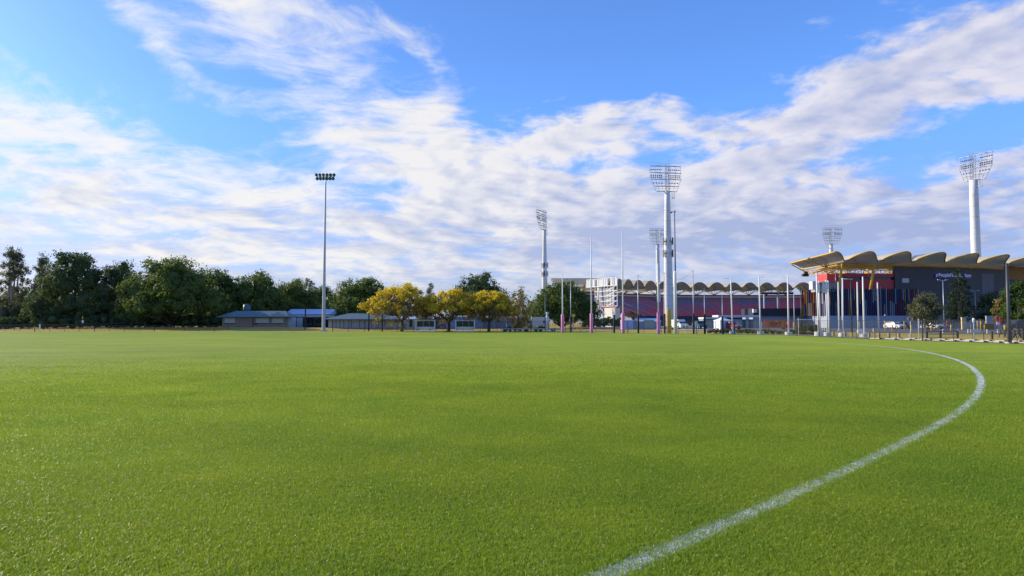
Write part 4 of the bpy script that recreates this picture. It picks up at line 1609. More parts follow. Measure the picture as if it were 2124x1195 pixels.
def gable_shed(name, label, px0, px1, Y, e_py, r_py, d, wall, roof, cat='building', rz=0.0, doors=(), ridge='x', ov=.35, joints=0):
    pc = (px0 + px1) / 2
    b = at(pc, Y + d / 2)
    t = thing(name, label, cat, b, rz)
    w = (px1 - px0) / F * Y
    ze, zr = zy(e_py, Y) - b.z, zy(r_py, Y) - b.z
    MB().box((0, 0, ze / 2 - .2), (w, d, ze + .4)).build('wall', wall, t)
    mb = MB()
    if ridge == 'x':
        mb.prism([(-d / 2 - ov, ze), (d / 2 + ov, ze), (0, zr)], w + 2 * ov, axis='x')
    else:
        mb.prism([(-w / 2 - ov, ze), (w / 2 + ov, ze), (0, zr)], d + 2 * ov, axis='y')
    mb.build('roof', roof, t)
    for (a, c, za, zb_, mm, nm) in doors:
        x = ((a + c) / 2 - pc) / F * Y
        MB().box((x, -d / 2 - .03, (za + zb_) / 2), ((c - a) / F * Y, .08, zb_ - za)).build(nm, mm, t)
    for k in range(joints):
        x = -w / 2 + w * (k + 1) / (joints + 1)
        MB().box((x, -d / 2 - .02, ze / 2), (.07, .05, ze - .1)).build('cover_strip', 'dark_steel', t)
    return t


brick_hut()
gable_shed('equipment_shed', 'big shed with pale blue white roof behind the brick hut', 606, 694, 150, 652, 640.5, 9, 'sheet_white', 'blue_roof', joints=0)


def hall():
    Y = 136.0
    b = at(757, Y + 4)
    t = thing('clubhouse_hall', 'long pale grey hall with hipped teal roof and dark panel joints', 'building', b)
    k = Y / F
    w, d = 134 * k, 8.0
    ze, zr = zy(662, Y) - b.z, zy(649.5, Y) - b.z
    MB().box((0, 0, ze / 2 - .2), (w, d, ze + .4)).build('wall', 'pale_wall', t)
    hip_roof(MB(), w, d, ze, zr, 1.0, 4.2, 4.2).build('roof', 'teal_roof', t)
    for px in (698, 706, 714, 722, 732, 738, 755, 766, 779, 793, 806):
        MB().box(((px - 757) * k, -d / 2 - .02, ze / 2 - .1), (.09, .06, ze - .2)).build('cover_strip', 'dark_steel', t)
    MB().box((59 * k, -d / 2 - .04, ze * .48), (.8, .1, 1.5)).build('notice_box', 'cream', t)
    MB().box((0, -d / 2 - .05, .12), (w + .2, .12, .25)).build('plinth', 'grey_sheet', t)


hall()
gable_shed('white_cabin', 'white cabin with pale roof partly behind the first dugout', 818, 901, 141, 662, 655.5, 5, 'off_white', 'blue_roof', doors=((853, 859, .4, 2.1, 'glass', 'window'), (840, 846, .1, 2.1, 'pale_wall', 'door')))
gable_shed('caravan', 'purple blue boxy trailer behind the tree between the dugouts', 897, 925, 143, 659, 657, 3, 'purple_sheet', 'pale_blue', 'trailer', ov=.05, doors=((902, 910, 1.0, 1.9, 'glass', 'window'),))
gable_shed('site_office', 'pale blue portable office behind the second dugout', 928, 971, 146, 656.5, 655, 3, 'pale_blue', 'sheet_white', 'cabin', ov=.05, doors=((931, 934, 2.0, 2.4, 'glass', 'window'), (954, 956, .2, 2.6, 'navy', 'cover_strip')))
gable_shed('grey_shed', 'tall grey green shed with pointed gable behind the yellow trees', 972, 1002, 150, 660, 649, 10, 'blue_grey_wall', 'blue_grey_wall', ridge='y', ov=.05)
gable_shed('grey_shed', 'long low grey shed with small dark windows under a red awning', 1000, 1094, 158, 660, 655, 8, 'blue_grey_wall', 'grey_sheet', ov=.1, doors=((1014, 1019, 1.6, 2.2, 'glass', 'window'), (1033, 1040, 1.5, 2.2, 'glass', 'window')))
aw = thing('awning', 'red pointed awning above the low grey shed', 'awning', at(1037, 154))
MB().add([(-1.3, -1, zy(659, 154)), (1.6, -1, zy(659, 154)), (1.6, 1.2, zy(659, 154)), (-1.3, 1.2, zy(659, 154)), (.2, 0, zy(647, 154)), (1.3, 0, zy(648, 154))], [(0, 1, 5, 4), (1, 2, 5), (2, 3, 4, 5), (3, 0, 4)]).build('canopy', 'magenta', aw)
for sx in (-1.2, 1.5):
    MB().tube([(sx, -.9, -.3), (sx, -.9, zy(659, 154))], .05, 5).build('pole', 'galvanised', aw)
aw2 = thing('awning', 'small orange red awning left of the pointed one', 'awning', at(1014, 154))
MB().prism([(-1.1, zy(659, 154)), (1.1, zy(659, 154)), (.6, zy(651, 154)), (-.3, zy(650.5, 154))], 1.6).build('canopy', 'car_orange', aw2)
MB().tube([(0, 0, -.3), (0, 0, zy(659, 154))], .06, 5).build('pole', 'galvanised', aw2)


def cage():
    Y = 143.0
    b = at(652, Y)
    t = thing('storage_cage', 'dark steel framed storage yard with mesh sides next to the brick hut', 'enclosure', b)
    k = Y / F
    zt = zy(659, Y) - b.z
    for px in (615, 633, 652, 670, 689):
        MB().box(((px - 652) * k, 0, zt / 2 - .1), (.12, .12, zt + .2)).build('post', 'dark_steel', t)
    MB().box((0, 0, zt + .06), (75 * k, .2, .2)).build('beam', 'dark_steel', t)
    MB().box((0, 2.2, zt + .1), (75 * k, 4.4, .08)).build('canopy', 'dark_steel', t)
    for i in range(4):
        MB().add([((615 + 18.5 * i - 652) * k, .02, .05), ((633.5 + 18.5 * i - 652) * k, .02, .05), ((633.5 + 18.5 * i - 652) * k, .02, zt - .05), ((615 + 18.5 * i - 652) * k, .02, zt - .05)], [(0, 1, 2, 3)]).build('mesh_panel', 'chain_wire', t)
    MB().box((0, 4.4, zt / 2), (75 * k, .1, zt)).build('back_wall', 'charcoal_wall', t)
    for px, col, lab in ((640, 'car_dark', 'dark ride-on mower parked in the storage yard'), (662, 'car_dark', 'dark ride-on machine with a pale canopy parked in the storage yard')):
        q = at(px, Y + 1.6)
        m = thing('ride_on_mower', lab, 'mower', q)
        MB().box((0, 0, .62), (1.5, .9, .5)).box((.45, 0, .95), (.5, .7, .25)).build('body', col, m)
        MB().box((-.3, 0, 1.05), (.5, .5, .5)).build('seat', 'black_pad', m)
        for sx in (-.55, .55):
            for sy in (-.45, .45):
                MB().tube([(sx, sy - .09, .3), (sx, sy + .09, .3)], .3, 12).build('wheel', 'tyre', m)
        if px == 662:
            MB().box((-.1, 0, 1.95), (1.6, 1.1, .07)).build('canopy', 'pale_blue', m)
            for sx in (-.8, .6):
                MB().tube([(sx, 0, .8), (sx, 0, 1.95)], .04, 5).build('canopy_post', 'dark_steel', m)


cage()


def dugout(px0, px1, Y, label):
    pc = (px0 + px1) / 2
    b = at(pc, Y)
    t = thing('dugout', label, 'dugout', b, 0, 'team dugouts at the far fence')
    w = (px1 - px0) / F * Y
    h, d = 1.95, 1.2
    for sx in (-1, 1):
        MB().box((sx * w / 2, -d / 2, h / 2 + .1), (.09, .09, h)).build('front_post', 'white_paint', t)
        MB().box((sx * w / 2, d / 2, h / 2), (.07, .07, h - .2)).build('rear_post', 'white_paint', t)
        MB().box((sx * w / 2, 0, h * .5), (.03, d - .1, h * .8)).build('side_panel', 'grey_sheet', t)
    MB().box((0, -d / 2, h + .1), (w + .1, .1, .1)).build('top_rail', 'white_paint', t)
    MB().prism([(-d / 2 - .05, h + .16), (d / 2 + .1, h + .02), (d / 2 + .1, h - .03), (-d / 2 - .05, h + .11)], w + .16, axis='x').build('roof', 'sheet_white', t)
    MB().box((0, d / 2 - .02, h * .66), (w - .1, .04, h * .52)).build('rear_glazing', 'glass', t)
    MB().box((0, d / 2 - .06, .70), (w - .1, .06, .42)).build('rear_panel', 'white_paint', t)
    for k in range(1, 3):
        x = -w / 2 + w * k / 3
        MB().tube([(x, -d / 2, h + .05), (x + .05, 0, h - .1), (x + .06, d / 2 - .12, h * .55)], .03, 5).build('hoop', 'white_paint', t)
    MB().box((0, .25, .46), (w - .2, .42, .06)).build('bench', 'black_pad', t)
    MB().box((0, -d / 2 - .18, .18), (w + .5, .30, .12)).build('step', 'white_paint', t)
    for sx in (-.47, -.1, .47):
        MB().box((sx * (w + .3), -d / 2 - .18, .03), (.12, .25, .2)).build('foot', 'black_pad', t)


dugout(864, 902, 116.2, 'white framed team dugout beside the widest yellow tree')
dugout(946, 984, 116.2, 'white framed team dugout between the second and third yellow trees')

# container-like sheds and vehicles in the yard behind the goals
gable_shed('portable_toilet_block', 'pale blue portable block beside the pink padded goal post', 1289, 1311, 138, 664.5, 663, 3, 'tarp', 'pale_blue', 'cabin', ov=.05)
gable_shed('garage_shed', 'grey blue garage with pale roller door next to the pale blue block', 1319, 1364, 140, 667, 660, 7, 'blue_grey_wall', 'blue_roof', ov=.15, doors=((1328, 1350, .2, 1.9, 'shutter', 'roller_door'),))
tr = thing('truck', 'white box truck behind the small open tree', 'truck', at(1113, 135))
MB().box((.4, 0, 1.5), (2.9, 2.1, 1.9)).build('box_body', 'sheet_white', tr)
MB().prism([(-2.0, .5), (-1.06, .5), (-1.06, 2.0), (-1.5, 2.0), (-2.0, 1.2)], 1.9).build('cab', 'pale_blue', tr)
MB().box((-1.6, -.97, 1.5), (.6, .04, .45)).build('window', 'glass', tr)
MB().box((1.5, -1.07, 1.5), (.5, .03, .6)).build('side_sign', 'magenta', tr)
for x in (-1.3, 1.2):
    for y_ in (-.9, .9):
        MB().tube([(x, y_ - .12, .4), (x, y_ + .12, .4)], .4, 14).build('wheel', 'tyre', tr)
tk = thing('silo', 'slim white silo with round cap beside the box truck', 'tank', at(1135, 137))
MB().lathe([(.45, 0), (.45, 2.0), (.3, 2.5), (.18, 2.8), (.22, 3.0), (.28, 3.2), (.2, 3.45), (.05, 3.5)], 14).build('tank', 'sheet_white', tk, smooth=True)
MB().box((0, 0, .02), (1.3, 1.3, .1)).build('pad', 'concrete', tk)
#SPLIT

# ------------------------------------------------------------------ poles, goals, fences
def goal_post(px, Y, top_py, pad_py, label, r=.105):
    b = at(px, Y)
    b.z = 0.0
    t = thing('goal_post', label, 'goal post', b, 0, 'football goal posts')
    h = zy(top_py, Y)
    hp = zy(pad_py, Y)
    MB().tube([(0, 0, -.2), (0, 0, h * .6), (0, 0, h)], [r, r * .92, r * .55], 12).build('post', 'white_paint', t, smooth=True)
    MB().lathe([(.22, .02), (.25, .08), (.25, hp - .08), (.20, hp)], 14).build('pad', 'pink_pad', t, smooth=True)
    MB().lathe([(.252, .5), (.256, .52), (.256, hp * .62), (.252, hp * .64)], 14).build('pad_sleeve', 'pink_pad', t)


goal_post(1167, 110, 566, 652, 'shorter pink padded goal post in front of the fig tree')
goal_post(1227, 106, 490, 650, 'tall pink padded goal post in front of the scoreboard')
goal_post(1292.5, 102, 479, 649, 'tallest pink padded goal post beside the pale blue block')
goal_post(1366, 98, 546, 648, 'shorter pink padded goal post nearest the tall white floodlight tower')


def net_pole(px, Y, top_py, pad_py, label, r=.07):
    b = at(px, Y)
    t = thing('net_pole', label, 'pole', b, 0, 'ball net poles behind the goal')
    h, hp = zy(top_py, Y) - b.z, zy(pad_py, Y) - b.z
    MB().tube([(0, 0, -.2), (0, 0, h)], [r, r * .7], 8).build('post', 'galvanised', t, smooth=True)
    MB().lathe([(.14, .0), (.15, .05), (.15, hp - .05), (.11, hp)], 12).build('pad', 'black_pad', t, smooth=True)
    return Vector((b.x, b.y, b.z + h))


NP = [net_pole(1184, 113, 580, 656, 'grey net pole with black pad beside the fig tree'),
      net_pole(1274, 107.5, 573, 653, 'grey net pole with black pad before the scoreboard'),
      net_pole(1324, 105, 570, 653, 'grey net pole with black pad before the grey blue garage'),
      net_pole(1379, 102, 565, 651, 'grey net pole with black pad against the white tower foot'),
      net_pole(1439, 98.5, 560, 651, 'grey net pole with black pad beside the blue car')]
for i in (2, 3):
    a, c = NP[i], NP[i + 1]
    pts = [a.lerp(c, q / 10) - Vector((0, 0, 1.3 * 4 * (q / 10) * (1 - q / 10))) for q in range(11)]
    tag(MB().tube(pts, .012, 4).build('net_cable', 'dark_steel'), 'sagging cable strung between two net poles ' + ('left of the white tower' if i == 2 else 'right of the white tower'), 'cable')
net_pole(1462, 98, 598, 652, 'thin dark net pole just past the blue car', .05)
net_pole(1499, 95.5, 612, 656, 'thin low net pole beside the white gazebo', .05)


def training_light():
    Y = 124.0
    b = at(671, Y)
    t = thing('training_light_pole', 'tall slim pole with twin rows of dark floodlights beside the grey hall', 'light pole', b)
    h = zy(366, Y) - b.z
    MB().lathe([(.34, -.2), (.33, 0), (.28, h * .25), (.20, h * .6), (.13, h * .96), (.12, h)], 16).build('pole', 'galvanised', t, smooth=True)
    MB().box((0, 0, .05), (1.0, 1.0, .2)).build('base', 'concrete', t)
    for z in (h - .12,):
        MB().box((0, -.1, z), (3.3, .12, .12)).build('crossarm', 'dark_steel', t)
    lamp = MB().lathe([(.09, -.32), (.25, -.08), (.31, .0), (.31, .06), (.27, .07)], 12).mesh('floodlight', 'teal_steel')
    for row, z in enumerate((h + .22, h - .5)):
        for k in range(6):
            x = -1.62 + 3.24 * k / 5
            inst('floodlight', lamp, t, (x * (1.0 if row == 0 else .9), -.3, z), rot=(math.radians(112), 0, .35 * (1 if k > 2 else -.6)))
            MB().tube([(x * .95, -.1, h - .12), (x * .95, -.2, z)], .03, 4).build('bracket', 'dark_steel', t)


training_light()


def cctv_pole():
    Y = 100.0
    b = at(1401.5, Y)
    b.z = 0
    t = thing('camera_pole', 'thin tall hinged pole with a small camera head next to the white tower', 'pole', b)
    h = zy(440, Y)
    hb = zy(562, Y)
    MB().tube([(0, 0, -.2), (0, 0, hb - .4), (0, 0, hb)], [.26, .22, .12], 12).build('lower_mast', 'white_paint', t, smooth=True)
    MB().tube([(.06, 0, hb - .6), (.06, 0, h)], [.10, .06], 8).build('upper_mast', 'dark_steel', t, smooth=True)
    MB().box((-.25, -.1, h), (.6, .12, .08)).box((-.5, -.15, h - .12), (.2, .3, .16)).box((.12, 0, h + .1), (.12, .2, .25)).build('camera_head', 'dark_steel', t)
    y = thing('padded_post', 'square yellow padded post at the foot of the white tower', 'post', at(1388, 103))
    MB().box((0, 0, 1.8), (.58, .5, 3.6)).build('pad', 'yellow_pad', y)
    MB().box((0, 0, 3.64), (.5, .42, .08)).build('cap', 'yellow_paint', y)


cctv_pole()


def flag_pole(pxb, Y, pxt, top_py, label, block=None, arm=0, banner=None, r=.095):
    b = at(pxb, Y)
    t = thing('flag_pole', label, 'flag pole', b, 0, 'white flag poles by the path')
    top = P(pxt, top_py, Y) - b
    zb = .0
    if block:
        w, h = block
        MB().lathe([(w, -.05), (w, h - .05), (w - .05, h)], 18).build('concrete_base', 'concrete_white', t)
        zb = h
    MB().tube([(0, 0, zb), top * .6 + Vector((0, 0, zb * .4)), top], [r * 1.1, r, r * .75], 10).build('pole', 'white_paint', t, smooth=True)
    if arm:
        MB().tube([top - Vector((0, 0, .1)), top + Vector((arm, 0, -.12 if arm > 0 else 0))], .025, 5).build('arm', 'white_paint', t)
    if banner:
        bw, bh = banner
        vs = []
        for i in range(7):
            for j in range(4):
                vs.append(top + Vector((-bw * j / 3 + .05, .12 * math.sin(i * 1.1 + j), -.1 - bh * i / 6)))
        fs = [(i * 4 + j, i * 4 + j + 1, (i + 1) * 4 + j + 1, (i + 1) * 4 + j) for i in range(6) for j in range(3)]
        MB().add(vs, fs).build('banner', 'off_white', t, smooth=True)


mat('concrete_white', (.62, .60, .54), .8, 0, .15, 2.0)
FP = [(1520, 97.5, 1515.5, 577, 'white flag pole on white concrete base with arm, beside the white gazebo', (.48, .38), -1.0, None),
      (1577.5, 93.5, 1574.5, 574, 'white flag pole on white concrete base between the gazebo and the orange banner', (.48, .42), .8, None),
      (1636, 89, 1633.5, 569, 'white flag pole on white concrete base just right of the orange banner', (.48, .42), 0, None),
      (1698.5, 82.5, 1693.5, 565, 'white leaning flag pole on the widest white base, at the corner of the striped fins', (.52, .52), -.7, None),
      (1701.5, 86, 1698, 583, 'shorter white flag pole close behind the corner pole', None, 0, (.5, 1.3)),
      (1716.5, 83, 1713, 581, 'white flag pole with crumpled pale banner before the bright red box', (.42, .42), 0, (.55, 1.5)),
      (1720, 84.5, 1717.5, 582, 'white flag pole paired with the banner pole before the bright red box', None, 0, (.4, 1.3)),
      (1741, 91, 1738.5, 585, 'thin white flag pole on a small pale block', (.28, .34), 0, None),
      (1748.5, 79.5, 1747.5, 577, 'white flag pole with short arm on a round white base before the dark red band', (.50, .42), 1.2, None),
      (1780.5, 93, 1778, 585, 'white flag pole behind the square white sign', (.22, .3), 0, None),
      (1793, 76, 1789.5, 574, 'white flag pole on round white base beside the square white sign', (.50, .42), 0, None),
      (1823, 92, 1820, 586, 'white flag pole standing alone between white sign and yellow bollard', None, 0, None)]
for a in FP:
    flag_pole(*a)


def street_lamp(px, Y, top_py, label, kind=2, r=.08, material='galvanised', group='car park street lamps'):
    b = at(px, Y)
    t = thing('street_lamp', label, 'street lamp', b, 0, group)
    h = zy(top_py, Y) - b.z
    MB().tube([(0, 0, -.2), (0, 0, h)], [r * 1.2, r * .7], 8).build('pole', material, t, smooth=True)
    for sx in ((-1, 1) if kind == 2 else (-1,)):
        MB().tube([(0, 0, h - .25), (sx * .55, 0, h)], .04, 5).build('arm', material, t)
        MB().box((sx * .75, 0, h + .03), (.55, .26, .10), 0, 0, 0, -sx * .12).build('lamp_head', 'sheet_white', t)


street_lamp(1959, 133, 581, 'tallest double headed street lamp between the gum tree and the conifer')
street_lamp(2025, 165, 603, 'double headed street lamp just right of the conifer')
street_lamp(2033.5, 178, 614, 'double headed street lamp in the middle of the row right of the conifer')
street_lamp(2044.5, 186, 621.5, 'shortest looking double headed street lamp of the row right of the conifer')
street_lamp(1663, 92, 597, 'dark single arm street lamp beside the gate frame', 1, .09, 'dark_steel')
street_lamp(1648, 120, 604, 'slim pale single arm street lamp behind the orange cars', 1, .07, 'sheet_white')
street_lamp(1767.5, 80, 579, 'dark slim single arm street lamp between the white flag poles', 1, .08, 'dark_steel')
street_lamp(1131, 121, 607, 'teal single arm lamp pole in front of the fig tree', 1, .08, 'teal_steel')
street_lamp(1103, 128, 634, 'short teal single arm lamp pole beside the box truck', 1, .06, 'teal_steel')
b_ = at(2094.5, 54.2)
bp_ = thing('boundary_pole', 'thick dark grey pole standing at the fence by the picnic tables', 'pole', b_)
tt = P(2088, 546, 54.2) - b_
MB().tube([(0, 0, -.2), tt * .5, tt], [.155, .13, .09], 14).build('pole', 'dark_grey', bp_, smooth=True) if 'dark_grey' in MAT else MB().tube([(0, 0, -.2), tt * .5, tt], [.155, .13, .09], 14).build('pole', mat('dark_grey', (.065, .072, .085), .5), bp_, smooth=True)
MB().box((0, 0, .02), (.5, .5, .06)).build('base_plate', 'concrete', bp_)
for px, Y, tp in ((633, 130, 639), (765, 125, 650), (793, 124, 650)):
    nm = {633: 'before the blue roofed shed', 765: 'before the middle of the grey hall', 793: 'before the right end of the grey hall'}[px]
    q = thing('steel_post', 'dark square steel post ' + nm, 'post', at(px, Y), 0, 'dark steel posts near the grey hall')
    hh = zy(tp, Y) - q.location.z
    MB().box((0, 0, hh / 2 - .1), (.2, .2, hh + .2)).build('post', 'navy', q)
    MB().box((0, 0, hh + .02), (.26, .26, .05)).build('cap', 'dark_steel', q)


def fence(name, label, pxs, hgt, off=0.0, post_r=.03, panel=True, rails=(1.0,), cat='fence', thick=None):
    base = at(pxs[0], edge_y(pxs[0]) + off)
    t = thing(name, label, cat, base)
    pts = []
    for px in pxs:
        q = at(px, edge_y(px) + off)
        pts.append(q - base)
    for i, p in enumerate(pts):
        r = post_r * (2.2 if thick and i % thick == 0 else 1)
        MB().tube([p + Vector((0, 0, -.15)), p + Vector((0, 0, hgt + .04))], r, 6).build('post', 'dark_steel', t)
    for i in range(len(pts) - 1):
        a, c = pts[i], pts[i + 1]
        for f in rails:
            MB().tube([a + Vector((0, 0, hgt * f)), c + Vector((0, 0, hgt * f))], post_r * .6, 5, cap=False).build('rail', 'dark_steel', t)
        if panel:
            d = Vector((c.x - a.x, c.y - a.y, 0))
            o = MB().add([(0, 0, .05), (d.length, 0, .05 + c.z - a.z), (d.length, 0, hgt - .03 + c.z - a.z), (0, 0, hgt - .03)], [(0, 1, 2, 3)]).build('mesh_panel', 'chain_wire', t, loc=a)
            o.rotation_euler = (0, 0, math.atan2(d.y, d.x))
    return t


def spaced(pa, pb, step):
    out, px = [pa], pa
    while px < pb:
        a = at(px, edge_y(px))
        q = px
        while q < pb + 60:
            q += 1.0
            c = at(q, edge_y(q))
            if (c - a).length >= step:
                break
        px = q
        out.append(px)
    return out


fence('chain_link_fence', 'tall dark chain link fence round the goal end and car park side', spaced(690, 2240, 2.9), 1.85, .4, .032, thick=6)
fence('low_boundary_fence', 'low dark mesh fence along the far shaded side of the field', spaced(-260, 470, 2.6), 1.1, .4, .028, thick=4)
fence('post_and_rail_fence', 'dark post and rail fence in front of the shaded bushes', [float(q) for q in np.linspace(-60, 300, 13)], 1.0, 15, .07, False, (.95, .5))


def cream_rail(pxs, off, label):
    base = at(pxs[0], edge_y(pxs[0]) + off)
    t = thing('low_rail', label, 'rail', base, 0, 'low cream rails behind the fence')
    pts = [at(px, edge_y(px) + off) - base for px in pxs]
    for p in pts:
        MB().box(p + Vector((0, 0, .22)), (.12, .12, .5)).build('post', 'off_white', t)
    for i in range(len(pts) - 1):
        MB().tube([pts[i] + Vector((-.1, 0, .5)), pts[i + 1] + Vector((.1, 0, .5))], .09, 6).build('rail', 'off_white', t)


cream_rail([1040 + 15.4 * k for k in range(9)], 4.0, 'low cream rail in front of the box truck and garden plants')
cream_rail([1406, 1424, 1442], 3.5, 'low cream rail between thin hinged pole and blue car')
cream_rail([1446, 1462, 1466], 3.2, 'short low cream rail right below the blue car')
cream_rail([1362, 1372, 1382], 4.5, 'short low cream rail left of the yellow padded post')

# ------------------------------------------------------------------ banner, signs, bollards, tables
def sixt_banner():
    Y = 128.0
    b = at(1609, Y)
    t = thing('banner_sign', 'orange banner with black lettering on a frame before the plain grey wall', 'banner', b)
    w = 42 / F * Y
    z0, z1 = zy(680.5, Y) - b.z, zy(664, Y) - b.z
    MB().box((0, 0, (z0 + z1) / 2), (w, .06, z1 - z0)).build('board', 'orange_banner', t)
    MB().box((w / 2 + .06, 0, z1 / 2), (.12, .12, z1 + .2)).build('post', 'dark_red', t)
    MB().box((-w / 2 - .06, 0, z1 / 2), (.12, .12, z1 + .2)).build('post', 'dark_red', t)
    text_part('lettering', 'SIXT', Vector((-w * .29, -.05, z0 + (z1 - z0) * .30)), 0, w * .60, 'black_ink', t, nudge=-.015, height=(z1 - z0) * .50)
    MB().add([(-.10, -.085, z1 - .28), (.20, -.085, z1 - .22), (.42, -.085, z1 - .10), (.26, -.085, z1 - .30), (.05, -.085, z1 - .34)], [(0, 4, 3, 2, 1)]).build('emblem_wing', 'white_ink', t)
    MB().box((0, -.05, z0 + .25), (w * .5, .02, .09)).build('small_print', 'dark_red', t)


sixt_banner()
BOL = [(1836, 665, 684, 'tall yellow bollard with a small white sign above, before the striped fins'), (1851, 674, 686, 'short orange yellow bollard in front of the silver and dark cars'),
       (1876, 666, 683, 'yellow bollard left of the ring topped post'), (1932, 676, 686, 'short yellow bollard in front of the white car'),
       (1973, 673, 686, 'short yellow bollard next to the walking person'), (2014.5, 673, 684, 'short yellow bollard left of the finial topped post'),
       (2028, 665, 683, 'tall yellow bollard right of the finial topped post'), (2035, 665, 683.5, 'middle tall yellow bollard of three before the red brown wall'),
       (2045, 664.5, 681, 'tall yellow bollard of three closest to the grey block wall'), (2042.5, 673, 686, 'short orange yellow bollard before the grey block wall'),
       (2085, 674, 687, 'thick orange bollard close to the thick dark grey pole'), (1783, 667, 682, 'pale yellow bollard above the square white sign'),
       (1205.5, 668, 682, 'yellow bollard left of the tall goal post before the scoreboard'), (1198, 668, 682, 'thin yellow bollard below the scoreboard stairs'),
       (1580.5, 667, 682, 'yellow bollard just left of the orange banner'), (1646.5, 667.5, 682, 'pale yellow bollard by the orange cars'), (1654.5, 666, 681, 'yellow bollard next to the gate frame'),
       (1528, 668, 681, 'pale bollard right of the red car'), (1423, 668, 681, 'thin cream bollard left of the blue car'), (1065.5, 667, 680, 'cream bollard left of the small open tree'), (1093, 667, 680, 'cream bollard before the box truck')]
for px, tp, bt, lab in BOL:
    Y = 1.30 * F / (bt - HZ) if bt - HZ > 12 else 128
    Y = min(128, max(100, Y))
    b = at(px, Y)
    h = (bt - tp) / F * Y
    t = thing('bollard', lab, 'bollard', b, 0, 'yellow bollards in the car park')
    w = .095 if 'thick' not in lab else .15
    MB().lathe([(w, -.1), (w, h - .06), (w * .8, h)], 12).build('tube', 'cream' if ('cream' in lab or 'pale' in lab) else ('yellow_pad' if 'orange' in lab else 'yellow_paint'), t, smooth=True)
    MB().lathe([(w + .03, -.02), (w + .03, .05), (w + .01, .06)], 12).build('collar', 'concrete', t)
    if 'white sign above' in lab:
        MB().tube([(0, 0, h), (0, 0, h + .9)], .03, 5).build('sign_stem', 'dark_steel', t)
        MB().box((.04, 0, h + 1.0), (.24, .04, .30), 0, 0, 0, .5).build('sign_plate', 'white_paint', t)
TB = [1729, 1753, 1767, 1803, 1823.5, 1844, 1864.5, 1888]
tbm = MB().box((0, 0, .22), (.19, .19, .56)).mesh('post', 'timber')
for px in TB:
    Y = edge_y(px) + 6.3
    t = thing('timber_bollard', 'short square timber bollard on the dry grass strip beside the path', 'bollard', at(px, Y), 0, 'short timber bollards along the path')
    inst('post', tbm, t)
    MB().box((0, 0, .515), (.15, .15, .03)).build('cap', 'timber', t)
for k, px in enumerate((1706, 1710.5, 1740, 1812, 1956, 1988, 2008.5, 2048, 2070, 2109)):
    Y = edge_y(px) + 27
    t = thing('short_bollard', 'knee high pale bollard along the car park edge', 'bollard', at(px, Y), 0, 'pale short bollards at the car park edge')
    MB().lathe([(.07, -.05), (.07, .48), (.05, .52)], 10).build('tube', 'off_white', t)
for k in range(12):                                          # kerb beams beside the path
    for row, off in ((0, 1.0), (1, 4.4)):
        px = 1806 + k * 31 + row * 11
        if px > 2230 or (row == 1 and px < 1840):
            continue
        Y = edge_y(px) + off
        x0 = at(px, Y)
        x1 = at(px + 20, edge_y(px + 20) + off)
        d = x1 - x0
        L = min(1.55, d.length)
        t = thing('kerb_beam', 'pale concrete kerb beam lying on the ' + ('field' if row == 0 else 'grass') + ' side of the path', 'kerb', x0.lerp(x1, .5), math.atan2(d.y, d.x), 'concrete kerb beams along the path')
        MB().prism([(-.10, .0), (.10, .0), (.07, .10), (-.07, .10)], L, axis='x').build('beam', 'concrete', t)
        MB().box((L / 2 + .05, 0, .06), (.08, .2, .12)).build('end_cap', 'black_pad', t)
t = thing('rail_barrier', 'black two bay rail barrier on the dry grass before the white car', 'barrier', at(1953, edge_y(1953) + 9.5), -.12)
k_ = (edge_y(1953) + 9.5) / F
hh = 14.5 * k_
for px in (1924.5, 1951, 1984):
    MB().box(((px - 1953) * k_, 0, hh / 2 - .05), (.17, .17, hh + .1)).build('post', 'timber_dark', t)
for z, th in ((hh - .04, .09), (hh * .48, .05), (hh * .08, .05)):
    MB().box((1.2 * k_, -.02, z), (61 * k_, .06, th)).build('rail', 'timber_dark', t)
for px in (2020, 2058, 2098, 2122):
    q = thing('timber_post', 'dark brown timber post on the dry grass ' + {2020: 'behind the cream sign board', 2058: 'between cream sign board and red signs', 2098: 'behind the thick dark grey pole', 2122: 'past the picnic tables'}[px], 'post', at(px, edge_y(px) + 9), 0, 'dark timber posts on the dry grass')
    MB().box((0, 0, .33), (.14, .14, .76)).build('post', 'timber_dark', q)
    MB().box((0, 0, .72), (.16, .16, .03)).build('cap', 'timber_dark', q)


def sign(name, label, px, Y, post_top, boards, postmat='off_white', extra=None):
    b = at(px, Y)
    t = thing(name, label, 'sign', b)
    h = zy(post_top, Y) - b.z
    MB().tube([(0, 0, -.2), (0, 0, h)], .035, 8).build('post', postmat, t)
    for (pa, pb, ya, yb, mm) in boards:
        MB().box((((pa + pb) / 2 - px) / F * Y, -.05, (zy(ya, Y) + zy(yb, Y)) / 2 - b.z), ((pb - pa) / F * Y, .04, zy(ya, Y) - zy(yb, Y))).build('board', mm, t)
    if extra:
        extra(t, h)


def finial(t, h):
    MB().lathe([(.03, h - .35), (.09, h - .3), (.11, h - .1), (.09, h), (.03, h + .05)], 10).build('finial', 'white_paint', t, smooth=True)


def ring_top(t, h):
    pts = [(.22 * math.cos(a), 0, h + .22 + .22 * math.sin(a)) for a in np.linspace(0, 2 * math.pi, 15)]
    MB().tube(pts, .035, 5).build('ring', 'timber', t)


